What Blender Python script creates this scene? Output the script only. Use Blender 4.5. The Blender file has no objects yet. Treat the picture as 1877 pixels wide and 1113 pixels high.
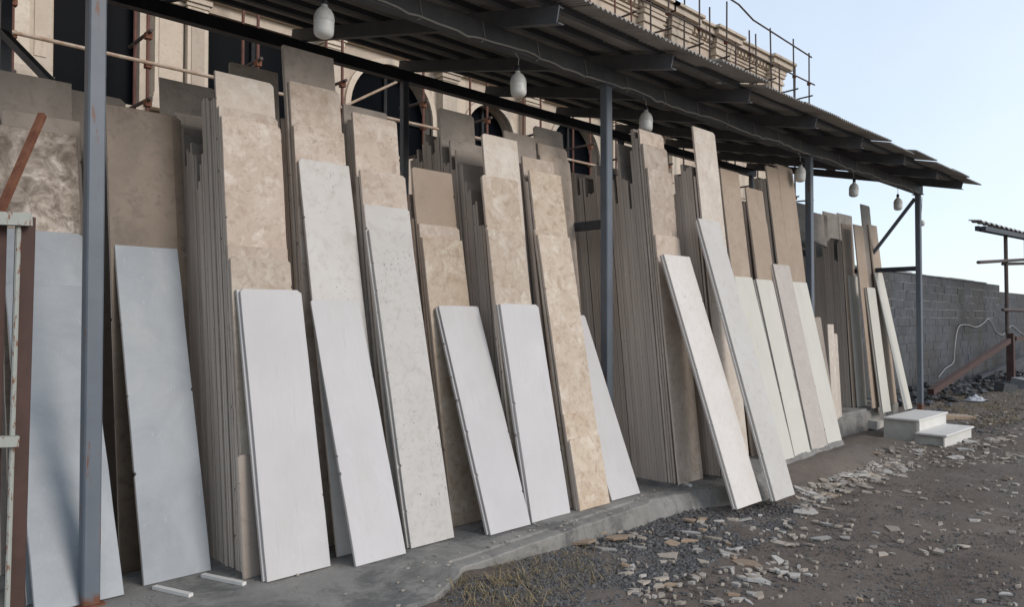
import bpy, math, random
import numpy as np
from mathutils import Vector, Matrix, noise as mnoise

R = math.radians
sc = bpy.context.scene
col = sc.collection
random.seed(7)

# ------------------------------------------------------------------ camera, sky, sun, exposure
FPX, CX, CY, HY, CAMZ = 1400.0, 938.5, 556.5, 587.0, 1.485
TH = math.atan((2347 - CX) / FPX)
cT, sT = math.cos(TH), math.sin(TH)
PIT = math.atan((HY - CY) / FPX)
cam = bpy.data.cameras.new('camera')
cam.sensor_fit = 'HORIZONTAL'; cam.sensor_width = 36; cam.lens = 36 * FPX / 1877
cam.clip_start = .05; cam.clip_end = 3000
camo = bpy.data.objects.new('camera', cam); col.objects.link(camo)
camo.location = (0, 0, CAMZ)
camo.rotation_euler = (math.pi / 2 + PIT, 0, math.atan2(sT, cT) - math.pi / 2)
sc.camera = camo

SUN = Vector((.30, -1.02, .53)).normalized()
w = bpy.data.worlds.new('World'); sc.world = w; w.use_nodes = True
nt = w.node_tree; nt.nodes.clear()
sky = nt.nodes.new('ShaderNodeTexSky'); sky.sky_type = 'NISHITA'; sky.sun_disc = False
sky.sun_elevation = math.asin(SUN.z); sky.sun_rotation = math.atan2(SUN.x, SUN.y)
sky.air_density = 1.0; sky.dust_density = 0.6; sky.ozone_density = 1.5; sky.altitude = 0
bg = nt.nodes.new('ShaderNodeBackground'); bg.inputs[1].default_value = .14
wo = nt.nodes.new('ShaderNodeOutputWorld')
veil = nt.nodes.new('ShaderNodeMix'); veil.data_type = 'RGBA'; veil.inputs[0].default_value = .5   # thin even overcast over the blue
veil.inputs[7].default_value = (5.9, 6.5, 7.25, 1)
tcw = nt.nodes.new('ShaderNodeTexCoord'); cn = nt.nodes.new('ShaderNodeTexNoise'); cn.inputs['Scale'].default_value = 1.6; cn.inputs['Detail'].default_value = 5
mr = nt.nodes.new('ShaderNodeMapRange'); mr.inputs[1].default_value = .3; mr.inputs[2].default_value = .7; mr.inputs[3].default_value = .48; mr.inputs[4].default_value = .74
nt.links.new(tcw.outputs['Generated'], cn.inputs['Vector']); nt.links.new(cn.outputs[0], mr.inputs[0]); nt.links.new(mr.outputs[0], veil.inputs[0])
nt.links.new(sky.outputs[0], veil.inputs[6]); nt.links.new(veil.outputs[2], bg.inputs[0]); nt.links.new(bg.outputs[0], wo.inputs[0])
sl = bpy.data.lights.new('sun', 'SUN'); sl.energy = 1.5; sl.angle = R(24.0); sl.color = (1, .92, .85)
so = bpy.data.objects.new('sun', sl); col.objects.link(so)
so.rotation_euler = SUN.to_track_quat('Z', 'Y').to_euler(); so.location = (0, -5, 12)
vs = sc.view_settings
vs.view_transform = 'Standard'; vs.look = 'None'; vs.gamma = 1; vs.exposure = 0.3; vs.use_curve_mapping = False

# ------------------------------------------------------------------ surveying helpers (X along the shed, Y into it)
def ray(q):
    u = (q[0] - CX) / FPX; v = (CY - q[1]) / FPX
    f = math.cos(PIT) - v * math.sin(PIT)
    return Vector((cT * f + sT * u, sT * f - cT * u, math.sin(PIT) + v * math.cos(PIT)))
C0 = Vector((0, 0, CAMZ))
def onZ(q, z): r = ray(q); return C0 + r * ((z - CAMZ) / r.z)
def onX(q, X): r = ray(q); return C0 + r * (X / r.x)
def onY(q, Y): r = ray(q); return C0 + r * (Y / r.y)
def onP(q, Yb, l):
    r = ray(q); return C0 + r * ((Yb + l * CAMZ) / (r.y - l * r.z))
def proj(P):
    f = cT * P[0] + sT * P[1]; u = sT * P[0] - cT * P[1]; z = P[2] - CAMZ
    d = f * math.cos(PIT) + z * math.sin(PIT); v = -f * math.sin(PIT) + z * math.cos(PIT)
    return CX + FPX * u / d, CY - FPX * v / d
def interp(x, pts):
    if x <= pts[0][0]: return pts[0][1]
    for (a, b), (c, d) in zip(pts, pts[1:]):
        if x <= c: return b + (d - b) * (x - a) / (c - a)
    return pts[-1][1]
def sstep(a, b, x):
    t = min(1, max(0, (x - a) / (b - a))); return t * t * (3 - 2 * t)

# ------------------------------------------------------------------ object helpers
def tag(o, label=None, cat=None, group=None, kind=None):
    if label: o['label'] = label
    if cat: o['category'] = cat
    if group: o['group'] = group
    if kind: o['kind'] = kind
    return o
def empty(name, loc):
    o = bpy.data.objects.new(name, None); col.objects.link(o); o.location = loc; o.empty_display_size = .2
    return o
class MB:
    def __init__(s): s.v = []; s.f = []; s.m = []
    def add(s, v, f, m=0):
        n = len(s.v); s.v += [tuple(p) for p in v]; s.f += [[i + n for i in q] for q in f]; s.m += [m] * len(f); return s
    def box(s, a, b, m=0):
        x0, y0, z0 = a; x1, y1, z1 = b
        return s.add([(x0,y0,z0),(x1,y0,z0),(x1,y1,z0),(x0,y1,z0),(x0,y0,z1),(x1,y0,z1),(x1,y1,z1),(x0,y1,z1)],
                     [[0,3,2,1],[4,5,6,7],[0,1,5,4],[1,2,6,5],[2,3,7,6],[3,0,4,7]], m)
    def beam(s, p, q, wd, ht, m=0, up=(0,0,1), ch=0.0):
        p, q = Vector(p), Vector(q); d = (q - p).normalized(); u = Vector(up)
        if abs(d.dot(u)) > .98: u = Vector((0,1,0))
        a = d.cross(u).normalized(); u = a.cross(d)
        if ch > 0:
            W, Hh = wd/2, ht/2
            pr = [(-W+ch,-Hh),(W-ch,-Hh),(W,-Hh+ch),(W,Hh-ch),(W-ch,Hh),(-W+ch,Hh),(-W,Hh-ch),(-W,-Hh+ch)]
        else: pr = [(-wd/2,-ht/2),(wd/2,-ht/2),(wd/2,ht/2),(-wd/2,ht/2)]
        n = len(pr)
        v = [p + a*x + u*y for x, y in pr] + [q + a*x + u*y for x, y in pr]
        f = [[i, (i+1) % n, n+(i+1) % n, n+i] for i in range(n)] + [list(range(n))[::-1], list(range(n, 2*n))]
        return s.add(v, f, m)
    def tube(s, pts, r, n=8, m=0, cap=True):
        pts = [Vector(p) for p in pts]; v = []; f = []
        rr = r if isinstance(r, (list, tuple)) else [r] * len(pts)
        ref = Vector((.31, .52, .79))
        for i, p in enumerate(pts):
            d = (pts[min(i+1, len(pts)-1)] - pts[max(i-1, 0)]).normalized()
            a = d.cross(ref).normalized(); b = d.cross(a)
            v += [p + (a*math.cos(2*math.pi*k/n) + b*math.sin(2*math.pi*k/n)) * rr[i] for k in range(n)]
        for i in range(len(pts)-1):
            for k in range(n): f.append([i*n+k, i*n+(k+1) % n, (i+1)*n+(k+1) % n, (i+1)*n+k])
        if cap: f += [list(range(n))[::-1], list(range((len(pts)-1)*n, len(pts)*n))]
        return s.add(v, f, m)
    def lathe(s, prof, n=20, m=0, c=(0,0,0)):
        v = []; f = []
        for r, z in prof: v += [(c[0]+r*math.cos(2*math.pi*k/n), c[1]+r*math.sin(2*math.pi*k/n), c[2]+z) for k in range(n)]
        for i in range(len(prof)-1):
            for k in range(n): f.append([i*n+k, i*n+(k+1) % n, (i+1)*n+(k+1) % n, (i+1)*n+k])
        return s.add(v, f, m)
    def build(s, name, mats, parent=None, smooth=False, origin=None):
        me = bpy.data.meshes.new(name)
        off = Vector(parent.location) if parent else Vector(origin or (0,0,0))
        if parent and parent.parent: off += Vector(parent.parent.location)
        me.from_pydata([tuple(Vector(p) - off) for p in s.v], [], s.f)
        for mt in (mats if isinstance(mats, (list, tuple)) else [mats]): me.materials.append(mt)
        me.polygons.foreach_set('material_index', s.m)
        if smooth: me.polygons.foreach_set('use_smooth', [True] * len(s.f))
        me.update()
        o = bpy.data.objects.new(name, me); col.objects.link(o)
        if parent: o.parent = parent
        elif origin: o.location = origin
        return o

# ------------------------------------------------------------------ materials
class NM:
    def __init__(s, name, rough=.7, spec=.4):
        s.mat = bpy.data.materials.new(name); s.mat.use_nodes = True
        s.t = s.mat.node_tree; s.b = s.t.nodes['Principled BSDF']
        s.b.inputs['Roughness'].default_value = rough; s.b.inputs['Specular IOR Level'].default_value = spec
        s.co = None
    def n(s, t, **k):
        x = s.t.nodes.new(t)
        for a, b in k.items(): setattr(x, a, b)
        return x
    def l(s, a, b): s.t.links.new(a, b)
    def coord(s, scale=(1,1,1), rnd=True, rot=(0,0,0), kind='Object'):
        tc = s.n('ShaderNodeTexCoord'); mp = s.n('ShaderNodeMapping'); mp.inputs['Scale'].default_value = scale; mp.inputs['Rotation'].default_value = rot
        src = tc.outputs[kind]
        if rnd:
            oi = s.n('ShaderNodeObjectInfo'); mu = s.n('ShaderNodeMath', operation='MULTIPLY'); mu.inputs[1].default_value = 61.7
            s.l(oi.outputs['Random'], mu.inputs[0])
            ad = s.n('ShaderNodeVectorMath', operation='ADD'); s.l(src, ad.inputs[0]); s.l(mu.outputs[0], ad.inputs[1]); src = ad.outputs[0]
        s.l(src, mp.inputs[0]); return mp.outputs[0]
    def noise(s, co, scale, detail=5, rough=.55, dist=0):
        x = s.n('ShaderNodeTexNoise'); x.inputs['Scale'].default_value = scale; x.inputs['Detail'].default_value = detail
        x.inputs['Roughness'].default_value = rough; x.inputs['Distortion'].default_value = dist; s.l(co, x.inputs['Vector']); return x.outputs[0]
    def voro(s, co, scale, feature='F1', out=0):
        x = s.n('ShaderNodeTexVoronoi'); x.feature = feature; x.inputs['Scale'].default_value = scale; s.l(co, x.inputs['Vector']); return x.outputs[out]
    def ramp(s, fac, stops):
        x = s.n('ShaderNodeValToRGB'); e = x.color_ramp.elements
        while len(e) < len(stops): e.new(.5)
        for i, (p, c) in enumerate(stops):
            e[i].position = p; e[i].color = (c, c, c, 1) if isinstance(c, (int, float)) else (*c, 1)
        s.l(fac, x.inputs[0]); return x.outputs[0]
    def mix(s, fac, a, b, mode='MIX'):
        x = s.n('ShaderNodeMix', data_type='RGBA', blend_type=mode)
        for sock, v in ((x.inputs[0], fac), (x.inputs[6], a), (x.inputs[7], b)):
            if isinstance(v, (int, float)): sock.default_value = v
            elif isinstance(v, tuple): sock.default_value = (*v, 1)
            else: s.l(v, sock)
        return x.outputs[2]
    def math(s, op, a, b):
        x = s.n('ShaderNodeMath', operation=op)
        for sock, v in ((x.inputs[0], a), (x.inputs[1], b)):
            if isinstance(v, (int, float)): sock.default_value = v
            else: s.l(v, sock)
        return x.outputs[0]
    def vary(s, c, lo=.88, hi=1.08):
        oi = s.n('ShaderNodeObjectInfo'); mr = s.n('ShaderNodeMapRange'); mr.inputs[3].default_value = lo; mr.inputs[4].default_value = hi
        s.l(oi.outputs['Random'], mr.inputs[0]); h = s.n('ShaderNodeHueSaturation'); s.l(mr.outputs[0], h.inputs['Value']); s.l(c, h.inputs['Color']); return h.outputs[0]
    def bump(s, hgt, strength=.3, dist=.01):
        b = s.n('ShaderNodeBump'); b.inputs['Strength'].default_value = strength; b.inputs['Distance'].default_value = dist
        s.l(hgt, b.inputs['Height']); s.l(b.outputs[0], s.b.inputs['Normal'])
    def out(s, c, rough=None):
        if isinstance(c, tuple): s.b.inputs['Base Color'].default_value = (*c, 1)
        else: s.l(c, s.b.inputs['Base Color'])
        if rough is not None: s.l(rough, s.b.inputs['Roughness'])
        return s.mat

def travertine(name, a, b, dark, pit=.35, blot=3.2, rough=.6, spec=.35, pitscale=95, lo=.84, hi=1.10, saw=False, cream=None):
    m = NM(name, rough, spec); co0 = m.coord((1, 1, 1)); oi = m.n('ShaderNodeObjectInfo')
    sc2 = m.n('ShaderNodeVectorMath', operation='SCALE'); m.l(co0, sc2.inputs[0]); m.l(m.math('ADD', m.math('FRACT', m.math('MULTIPLY', oi.outputs['Random'], 13.7), 0), .6), sc2.inputs['Scale']); co = sc2.outputs[0]
    n1 = m.noise(co, blot, 5, .62, .6); n2 = m.noise(co, 14, 5, .72, .5)
    c = m.mix(m.ramp(n1, [(.38, 0), (.60, 1)]), a, b)
    c = m.mix(m.math('MULTIPLY', m.math('FRACT', m.math('MULTIPLY', oi.outputs['Random'], 7.3), 0), .45), c, tuple(.5 * (x + y) for x, y in zip(b, dark)))
    c = m.mix(m.ramp(n2, [(.50, 0), (.68, .85)]), c, dark)
    if cream:
        n3 = m.noise(co, 5.5, 7, .74, .35)
        c = m.mix(m.ramp(n3, [(.52, 0), (.68, .8)]), c, cream)
        c = m.mix(m.ramp(n3, [(.475, 0), (.495, .22), (.515, 0)]), c, tuple(x * .85 for x in dark))
    v = m.noise(m.coord((1, 1, .6)), pitscale, 3.5, .68, .3); mask = m.noise(co, 5, 4, .65)
    p = m.math('MULTIPLY', m.ramp(v, [(.615, 0), (.65, 1)]), m.ramp(mask, [(.60 - pit * .12, 0), (.66 - pit * .08, 1)]))
    c = m.mix(m.math('MULTIPLY', p, .8), c, tuple(x * .3 for x in dark))
    c = m.vary(c, lo, hi)
    h = m.math('SUBTRACT', m.math('MULTIPLY', n2, .3), m.ramp(v, [(.64, 0), (.70, 1)])) if pit > .4 else n2
    if saw:
        wv = m.n('ShaderNodeTexWave'); wv.inputs['Scale'].default_value = 19; wv.inputs['Distortion'].default_value = 11; wv.inputs['Detail'].default_value = 3; wv.inputs['Detail Scale'].default_value = 2
        m.l(m.coord((1, 1, 1), rot=(0, R(-38), 0)), wv.inputs['Vector']); h = m.math('ADD', n2, m.math('MULTIPLY', wv.outputs[1], .10))
    m.bump(h, .4 if not saw else .12, .004)
    return m.out(c, m.ramp(n2, [(.35, .28), (.62, .62)]) if saw else None)
def brushed(name, base, streak, rough=.62, lo=.95, hi=1.03, pit=False):
    m = NM(name, rough, .35); co = m.coord()
    st = m.noise(m.coord((70, 70, 2.2)), 3, 4, .6); big = m.noise(co, 2.0, 4)
    c = m.mix(m.ramp(st, [(.3, 0), (.8, .8)]), base, streak)
    c = m.mix(m.ramp(big, [(.45, 0), (.75, .5)]), c, tuple(x * .93 for x in streak))
    fl = m.ramp(m.voro(co, 21), [(.035, 1), (.06, 0)]); c = m.mix(m.math('MULTIPLY', fl, m.ramp(m.noise(co, 5, 2), [(.50, 0), (.56, .75)])), c, (.2, .17, .14))
    dirt = m.ramp(m.noise(m.coord((1, 1, .35)), 4.5, 6, .7), [(.52, 0), (.78, .38)])
    c = m.mix(dirt, c, (.43, .39, .35))
    sc_ = m.ramp(m.noise(m.coord((26, 26, 1.0), rot=(0, R(9), 0)), 2.0, 2, .5), [(.70, 0), (.72, .35)]); c = m.mix(sc_, c, tuple(x * .8 for x in streak))
    ch = m.ramp(m.noise(co, 1.3, 6, .7, 1.0), [(.56, 0), (.72, .45)]); c = m.mix(ch, c, tuple(min(.68, x * 1.1) for x in base))
    m.bump(st, .12, .002); return m.out(m.vary(c, lo, hi))
def edge_mat(name, a, b):
    m = NM(name, .85, .2)
    st = m.noise(m.coord((38, 38, 1.1)), 2.2, 6, .7, .3); co = m.coord((1, 1, 1))
    c = m.mix(m.ramp(st, [(.3, 0), (.7, 1)]), a, b)
    pit = m.ramp(m.voro(m.coord((1, 1, .3)), 38), [(.06, 1), (.15, 0)]); c = m.mix(m.math('MULTIPLY', pit, m.ramp(m.noise(co, 4, 2), [(.5, 0), (.6, .8)])), c, tuple(x * .25 for x in a))
    m.bump(st, .4, .004); return m.out(m.vary(c, .82, 1.06))
def plain(name, c1, c2, scale=8, rough=.6, spec=.4, metal=0, bump=.15, dist=.003, detail=6, lo=.35, hi=.7, rnd=True):
    m = NM(name, rough, spec); n = m.noise(m.coord(rnd=rnd), scale, detail, .65); m.b.inputs['Metallic'].default_value = metal
    m.bump(n, bump, dist); return m.out(m.mix(m.ramp(n, [(lo, 0), (hi, 1)]), c1, c2))

M = {}
M['beige'] = travertine('beige_travertine', (.52, .44, .37), (.44, .355, .285), (.33, .25, .188), .3, cream=(.60, .54, .465))
M['warm'] = travertine('warm_veined_travertine', (.55, .475, .39), (.47, .38, .295), (.34, .25, .175), .5, 4.5, cream=(.63, .58, .50))
M['tan'] = travertine('tan_travertine', (.40, .315, .24), (.36, .275, .205), (.31, .235, .17), .12, 2.4)
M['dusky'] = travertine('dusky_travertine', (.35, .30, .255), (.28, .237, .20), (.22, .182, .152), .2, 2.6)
M['honey'] = travertine('honey_travertine', (.46, .36, .265), (.53, .44, .345), (.32, .225, .15), .5, 5, cream=(.62, .555, .465))
M['pitted'] = travertine('white_pitted_travertine', (.58, .56, .53), (.53, .505, .475), (.45, .415, .375), .85, 3.0, pitscale=78)
M['sawn'] = travertine('brown_sawn_travertine', (.33, .262, .20), (.215, .163, .12), (.10, .072, .05), .6, 3.5, rough=.4, spec=.5, saw=True)
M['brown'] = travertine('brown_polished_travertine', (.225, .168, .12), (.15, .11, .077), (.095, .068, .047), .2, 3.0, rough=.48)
M['pale'] = travertine('pale_cream_travertine', (.58, .515, .445), (.52, .45, .38), (.45, .37, .30), .3, 3.0, lo=.95, hi=1.05, cream=(.62, .57, .50))
M['chalk'] = brushed('white_brushed_limestone', (.545, .527, .52), (.485, .467, .46))
M['cream'] = brushed('cream_limestone', (.58, .56, .495), (.54, .515, .45))
M['speck'] = travertine('offwhite_travertine', (.61, .59, .56), (.57, .545, .515), (.52, .475, .42), .5, 2.5, pitscale=90)
M['stained'] = travertine('stained_offwhite_travertine', (.60, .575, .545), (.56, .53, .495), (.53, .475, .425), .45, 2.2, pitscale=90)
M['pink'] = travertine('pinkish_travertine', (.53, .485, .44), (.49, .435, .39), (.45, .375, .325), .5, 3.0)
def marble():
    m = NM('grey_marble', .45, .45); co = m.coord()
    c = m.mix(m.ramp(m.noise(co, 2.6, 7, .6, .8), [(.35, 0), (.68, 1)]), (.22, .245, .27), (.295, .32, .34))
    c = m.mix(m.ramp(m.noise(m.coord((6, 6, 2.2), rot=(0, R(30), 0)), 5, 5, .7), [(.62, 0), (.7, .45)]), c, (.38, .405, .42))
    fl = m.ramp(m.noise(m.coord((14, 14, 5), rot=(0, R(-35), 0)), 6, 3, .6), [(.70, 0), (.75, .5)]); c = m.mix(fl, c, (.16, .17, .18))
    gr = m.ramp(m.noise(m.coord((90, 90, 30), rot=(0, R(32), 0)), 1.4, 4, .7), [(.45, 0), (.8, .2)]); c = m.mix(gr, c, (.36, .385, .40))
    du = m.ramp(m.noise(co, 1.6, 6, .7, .8), [(.5, 0), (.72, .4)]); c = m.mix(du, c, (.36, .365, .36))
    m.bump(m.noise(co, 30, 4), .1, .002); return m.out(m.vary(c, .95, 1.03))
M['marble'] = marble()
M['sooty_shaded'] = travertine('sooty_shaded_travertine', (.25, .215, .18), (.18, .155, .13), (.11, .095, .08), .2, 3)  # shade of the far stack put into this darker stone colour
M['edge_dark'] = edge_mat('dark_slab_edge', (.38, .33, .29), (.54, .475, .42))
M['edge'] = edge_mat('sawn_slab_edge', (.50, .41, .345), (.72, .62, .53))
M['edge_white'] = edge_mat('pale_slab_edge', (.42, .385, .35), (.55, .51, .47))

M['steel'] = plain('blue_grey_painted_steel', (.115, .135, .16), (.15, .17, .20), 5, .5, .5, bump=.08)
def rusty_paint():
    m = NM('grey_paint_with_rust', .5, .45); co = m.coord(rnd=False)
    c = m.mix(m.ramp(m.noise(co, 4, 5), [(.3, 0), (.7, 1)]), (.105, .122, .145), (.13, .15, .175))
    f = m.ramp(m.noise(m.coord((9, 9, 1.3), rnd=False), 2.6, 8, .72), [(.60, 0), (.65, 1)])
    sep = m.n('ShaderNodeSeparateXYZ'); m.l(co, sep.inputs[0])
    low = m.ramp(m.math('ADD', sep.outputs[2], m.math('MULTIPLY', m.noise(co, 22, 4), .16)), [(.10, 1), (.155, 0)])
    c = m.mix(m.math('MAXIMUM', f, low), c, m.mix(m.noise(co, 40, 5), (.20, .075, .035), (.09, .04, .025)))
    m.bump(m.noise(co, 30, 5), .2, .003); return m.out(c)
M['post'] = rusty_paint()
M['dark_steel'] = plain('dark_painted_steel', (.03, .034, .042), (.05, .054, .064), 6, .55, .4)
M['rafter'] = plain('grey_steel_channel', (.085, .09, .10), (.12, .125, .135), 6, .6, .4)
M['rust'] = plain('rusted_steel', (.12, .045, .028), (.20, .09, .05), 16, .8, .25, bump=.4)
def rust_white():
    m = NM('chipped_white_paint_on_rust', .6, .4); co = m.coord(rnd=False)
    f = m.ramp(m.noise(m.coord((30, 30, 9), rnd=False), 2.2, 7, .72), [(.56, 0), (.60, 1)])
    m.bump(f, .3, .002); return m.out(m.mix(f, m.mix(m.noise(co, 30), (.36, .37, .335), (.28, .285, .255)), m.mix(m.noise(co, 50), (.26, .10, .04), (.12, .05, .03))))
M['rust_white'] = rust_white()
M['pipe'] = plain('scaffold_pipe', (.065, .05, .045), (.10, .078, .068), 9, .75, .3)
M['pipe_pale'] = plain('pale_scaffold_pipe', (.44, .36, .28), (.32, .2, .13), 9, .75, .3)
M['pipe_red'] = plain('red_scaffold_pipe', (.15, .065, .045), (.10, .045, .035), 9, .7, .3)
M['sheet'] = plain('weathered_corrugated_sheet', (.27, .26, .245), (.38, .36, .335), 3, .75, .3, bump=.2)
M['bulb'] = plain('dusty_milky_bulb', (.66, .65, .62), (.52, .51, .47), 16, .4, .5, bump=.02)
M['bulb_base'] = plain('dusty_bulb_housing', (.56, .55, .52), (.43, .42, .385), 20, .5, .4, bump=.02)
M['socket'] = NM('black_socket', .5, .4).out((.015, .015, .017))
M['cable'] = NM('pale_cable', .6, .4).out((.36, .345, .32))
M['hose'] = NM('white_hose', .5, .4).out((.42, .42, .42))
M['facade'] = travertine('facade_stone', (.54, .45, .36), (.48, .39, .305), (.41, .325, .245), .1, 1.6, rough=.6)
M['facade_b'] = travertine('facade_stone_pale', (.59, .505, .41), (.53, .445, .35), (.45, .365, .28), .1, 1.9, rough=.6)
M['glass'] = NM('dark_window_glass', .3, .015).out((.004, .005, .007))
M['inside'] = plain('dark_interior', (.03, .03, .032), (.05, .05, .05), 3, .9, .1)

def concrete(name, a, b, stain, sc_=2.2):
    m = NM(name, .85, .25); co = m.coord(rnd=False)
    c = m.mix(m.ramp(m.noise(co, sc_, 8, .65), [(.35, 0), (.68, 1)]), a, b)
    c = m.mix(m.ramp(m.noise(co, 1.4, 7, .72, .8), [(.48, 0), (.60, .9)]), c, stain)
    c = m.mix(m.ramp(m.noise(co, 3.1, 6, .7), [(.58, 0), (.68, .6)]), c, (.30, .285, .26))
    sp = m.ramp(m.noise(co, 55, 3), [(.66, 0), (.72, .5)]); c = m.mix(sp, c, (.42, .40, .37))
    cr = m.ramp(m.noise(co, 1.9, 4, .6, .3), [(.496, 0), (.5, .55), (.504, 0)]); c = m.mix(cr, c, (.05, .048, .045))
    du = m.ramp(m.noise(co, 9, 6, .75), [(.55, 0), (.72, .55)]); c = m.mix(du, c, (.34, .315, .28))
    m.bump(m.noise(co, 28, 8, .7), .45, .012); return m.out(c)
M['concrete'] = concrete('stained_concrete', (.20, .192, .178), (.275, .262, .24), (.115, .113, .107))
def soil():
    m = NM('gritty_soil', .92, .15); co = m.coord(rnd=False)
    c = m.mix(m.ramp(m.noise(co, .8, 8, .62, .5), [(.36, 0), (.66, 1)]), (.120, .097, .081), (.172, .144, .122))
    c = m.mix(m.ramp(m.noise(co, .35, 5, .6), [(.48, 0), (.65, .7)]), c, (.15, .135, .122))
    c = m.mix(m.ramp(m.noise(co, 9, 6, .7), [(.55, 0), (.75, .7)]), c, (.075, .062, .052))
    c = m.mix(m.ramp(m.noise(co, 1.7, 6, .7, 1.2), [(.56, 0), (.68, .55)]), c, (.21, .19, .17))
    g = m.ramp(m.voro(co, 34), [(.12, 1), (.2, 0)]); c = m.mix(m.math('MULTIPLY', g, m.ramp(m.noise(co, 3, 4), [(.45, 0), (.6, .8)])), c, (.17, .16, .15))
    h = m.math('ADD', m.noise(co, 14, 8, .75), m.math('MULTIPLY', g, .4))
    m.bump(h, .8, .03); return m.out(c)
M['soil'] = soil()
def rand_mat(name, cols, rough=.85):
    m = NM(name, rough, .2); co = m.coord(rnd=True); g = m.n('ShaderNodeNewGeometry')
    c = m.ramp(g.outputs['Random Per Island'], [(i / max(1, len(cols) - 1), c) for i, c in enumerate(cols)])
    n = m.noise(co, 30, 5); c = m.mix(m.ramp(n, [(.4, 0), (.7, .45)]), c, tuple(x * .6 for x in cols[0]))
    m.bump(n, .3, .004); return m.out(c)
M['gravel'] = rand_mat('grey_gravel', [(.06, .06, .062), (.115, .113, .113), (.085, .078, .073), (.16, .155, .15), (.095, .095, .10)])
M['chips'] = rand_mat('small_stone_chips', [(.30, .26, .22), (.42, .38, .33), (.24, .225, .21), (.35, .295, .24), (.46, .425, .385)])
M['chip_a'] = travertine('broken_travertine_face', (.45, .395, .335), (.39, .335, .275), (.29, .24, .195), .2, 6, lo=.7, hi=1.15)
M['chip_b'] = travertine('broken_white_stone', (.49, .465, .435), (.42, .395, .365), (.31, .29, .26), .3, 6, lo=.7, hi=1.15)
M['chip_c'] = travertine('broken_tan_stone', (.38, .285, .205), (.32, .235, .165), (.23, .165, .115), .3, 6, lo=.75, hi=1.1)
M['grass'] = rand_mat('dry_grass', [(.25, .19, .11), (.19, .15, .085), (.32, .25, .15), (.15, .125, .065)])
def block_mat():
    m = NM('grey_concrete_block', .9, .15); n = m.noise(m.coord(), 7, 6, .65); g_ = m.n('ShaderNodeNewGeometry')
    c = m.vary(m.mix(m.ramp(n, [(.35, 0), (.7, 1)]), (.078, .083, .092), (.115, .12, .13)), .90, 1.08)
    d = m.ramp(m.noise(g_.outputs['Position'], .55, 6, .65), [(.42, 0), (.62, .75)])
    c = m.mix(d, c, (.072, .068, .062)); m.bump(n, .4, .004); return m.out(c)
M['block'] = block_mat()
M['mortar'] = plain('pale_mortar', (.24, .24, .245), (.15, .155, .16), 14, .9, .15, bump=.5)
M['marble_white'] = brushed('white_marble_step', (.66, .64, .60), (.60, .58, .54))
M['riser'] = plain('grey_cement_riser', (.50, .48, .44), (.38, .36, .33), 5, .8, .25)
M['plastic'] = NM('pale_plastic_film', .35, .5).out((.36, .37, .385))
M['rust_beam'] = plain('brown_primer_steel', (.06, .034, .028), (.085, .048, .04), 6, .7, .3)

# ------------------------------------------------------------------ ground and plinth
def gz(X, Y):
    base = interp(X, [(0, -.025), (2.95, -.025), (3.2, -.06), (4.2, -.125), (5.2, -.17), (9, -.30), (12, -.345), (30, -.42), (60, -.5)])
    base -= interp(X, [(3, .12), (6, .03)]) * sstep(3.0, 1.2, Y)
    m = sstep(5.0, 5.7, X) * (1 - sstep(9.7, 10.6, X))
    top = interp(X, [(5, -.12), (6.8, -.11), (7.6, -.06), (9.7, -.05)])
    z = base + (top - base) * m * sstep(interp(X, [(5, 3.2), (7, 3.05), (9.5, 3.1)]), 3.72, Y)
    m2 = sstep(9.9, 10.8, X) * (1 - sstep(11.6, 12.4, X)); z += .12 * m2 * sstep(3.3, 4.0, Y) * (1 - sstep(4.3, 4.9, Y))
    return z
def axis(segs):
    out = []
    for a, b, n in segs: out += list(np.linspace(a, b, n, endpoint=False))
    return out + [segs[-1][1]]
xs = axis([(-600, -40, 8), (-40, -3, 10), (-3, 15, 200), (15, 40, 100), (40, 900, 14)])
ys = axis([(-600, -30, 8), (-30, 0, 12), (0, 2.2, 24), (2.2, 5.2, 90), (5.2, 12, 30), (12, 50, 12), (50, 900, 8)])
V = []; Fc = []
for X in xs:
    for Y in ys:
        z = gz(X, Y)
        if -3 < X < 40 and -2 < Y < 8: z += .022 * mnoise.noise((X * 1.7, Y * 1.7, 0)) - .02 * math.exp(-((Y - 1.9 + .05 * X) / .13) ** 2) - .02 * math.exp(-((Y - .7 + .05 * X) / .13) ** 2) + .012 * mnoise.noise((X * 6, Y * 6, 3))
        V.append((X, Y, z))
ny = len(ys)
for i in range(len(xs) - 1):
    for j in range(ny - 1): Fc.append([i*ny+j, (i+1)*ny+j, (i+1)*ny+j+1, i*ny+j+1])
g = MB().add(V, Fc).build('ground', M['soil'], smooth=True); tag(g, kind='structure')
def ground(q):
    z = -.2
    for _ in range(6): p = onZ(q, z); z = gz(p.x, p.y)
    return Vector((p.x, p.y, z))

eY = [(-4, 2.2), (1.2, 2.6), (1.8, 3.0), (2.4, 3.2), (2.75, 3.29), (2.95, 3.42), (3.06, 3.49), (5.15, 3.63), (5.3, 3.70), (5.7, 3.62), (6.2, 3.52), (6.7, 3.5), (7.2, 3.62), (7.6, 3.76), (9.62, 3.84), (9.72, 4.93), (14.9, 4.90)]
wY = [(-4, .6), (2.2, .25), (2.8, .10), (3.02, .012), (5.1, .015), (5.35, .22), (7, .30), (7.6, .12), (9.6, .1), (9.72, .03), (14.9, .03)]
V = []; Fc = []; px_ = axis([(-4, 1.2, 30), (1.2, 9.6, 240), (9.6, 9.74, 6), (9.74, 14.7, 70)])
prof = [(4.6, 0), (3.0, 0), (1.8, 0), (1.0, 0), (.6, 0), (.4, 0), (.28, 0), (.2, 0), (.15, 0), (.135, -.012), (.11, -.012), (.095, 0), (.05, 0), (.008, -.002), (0, -.012)]
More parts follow.
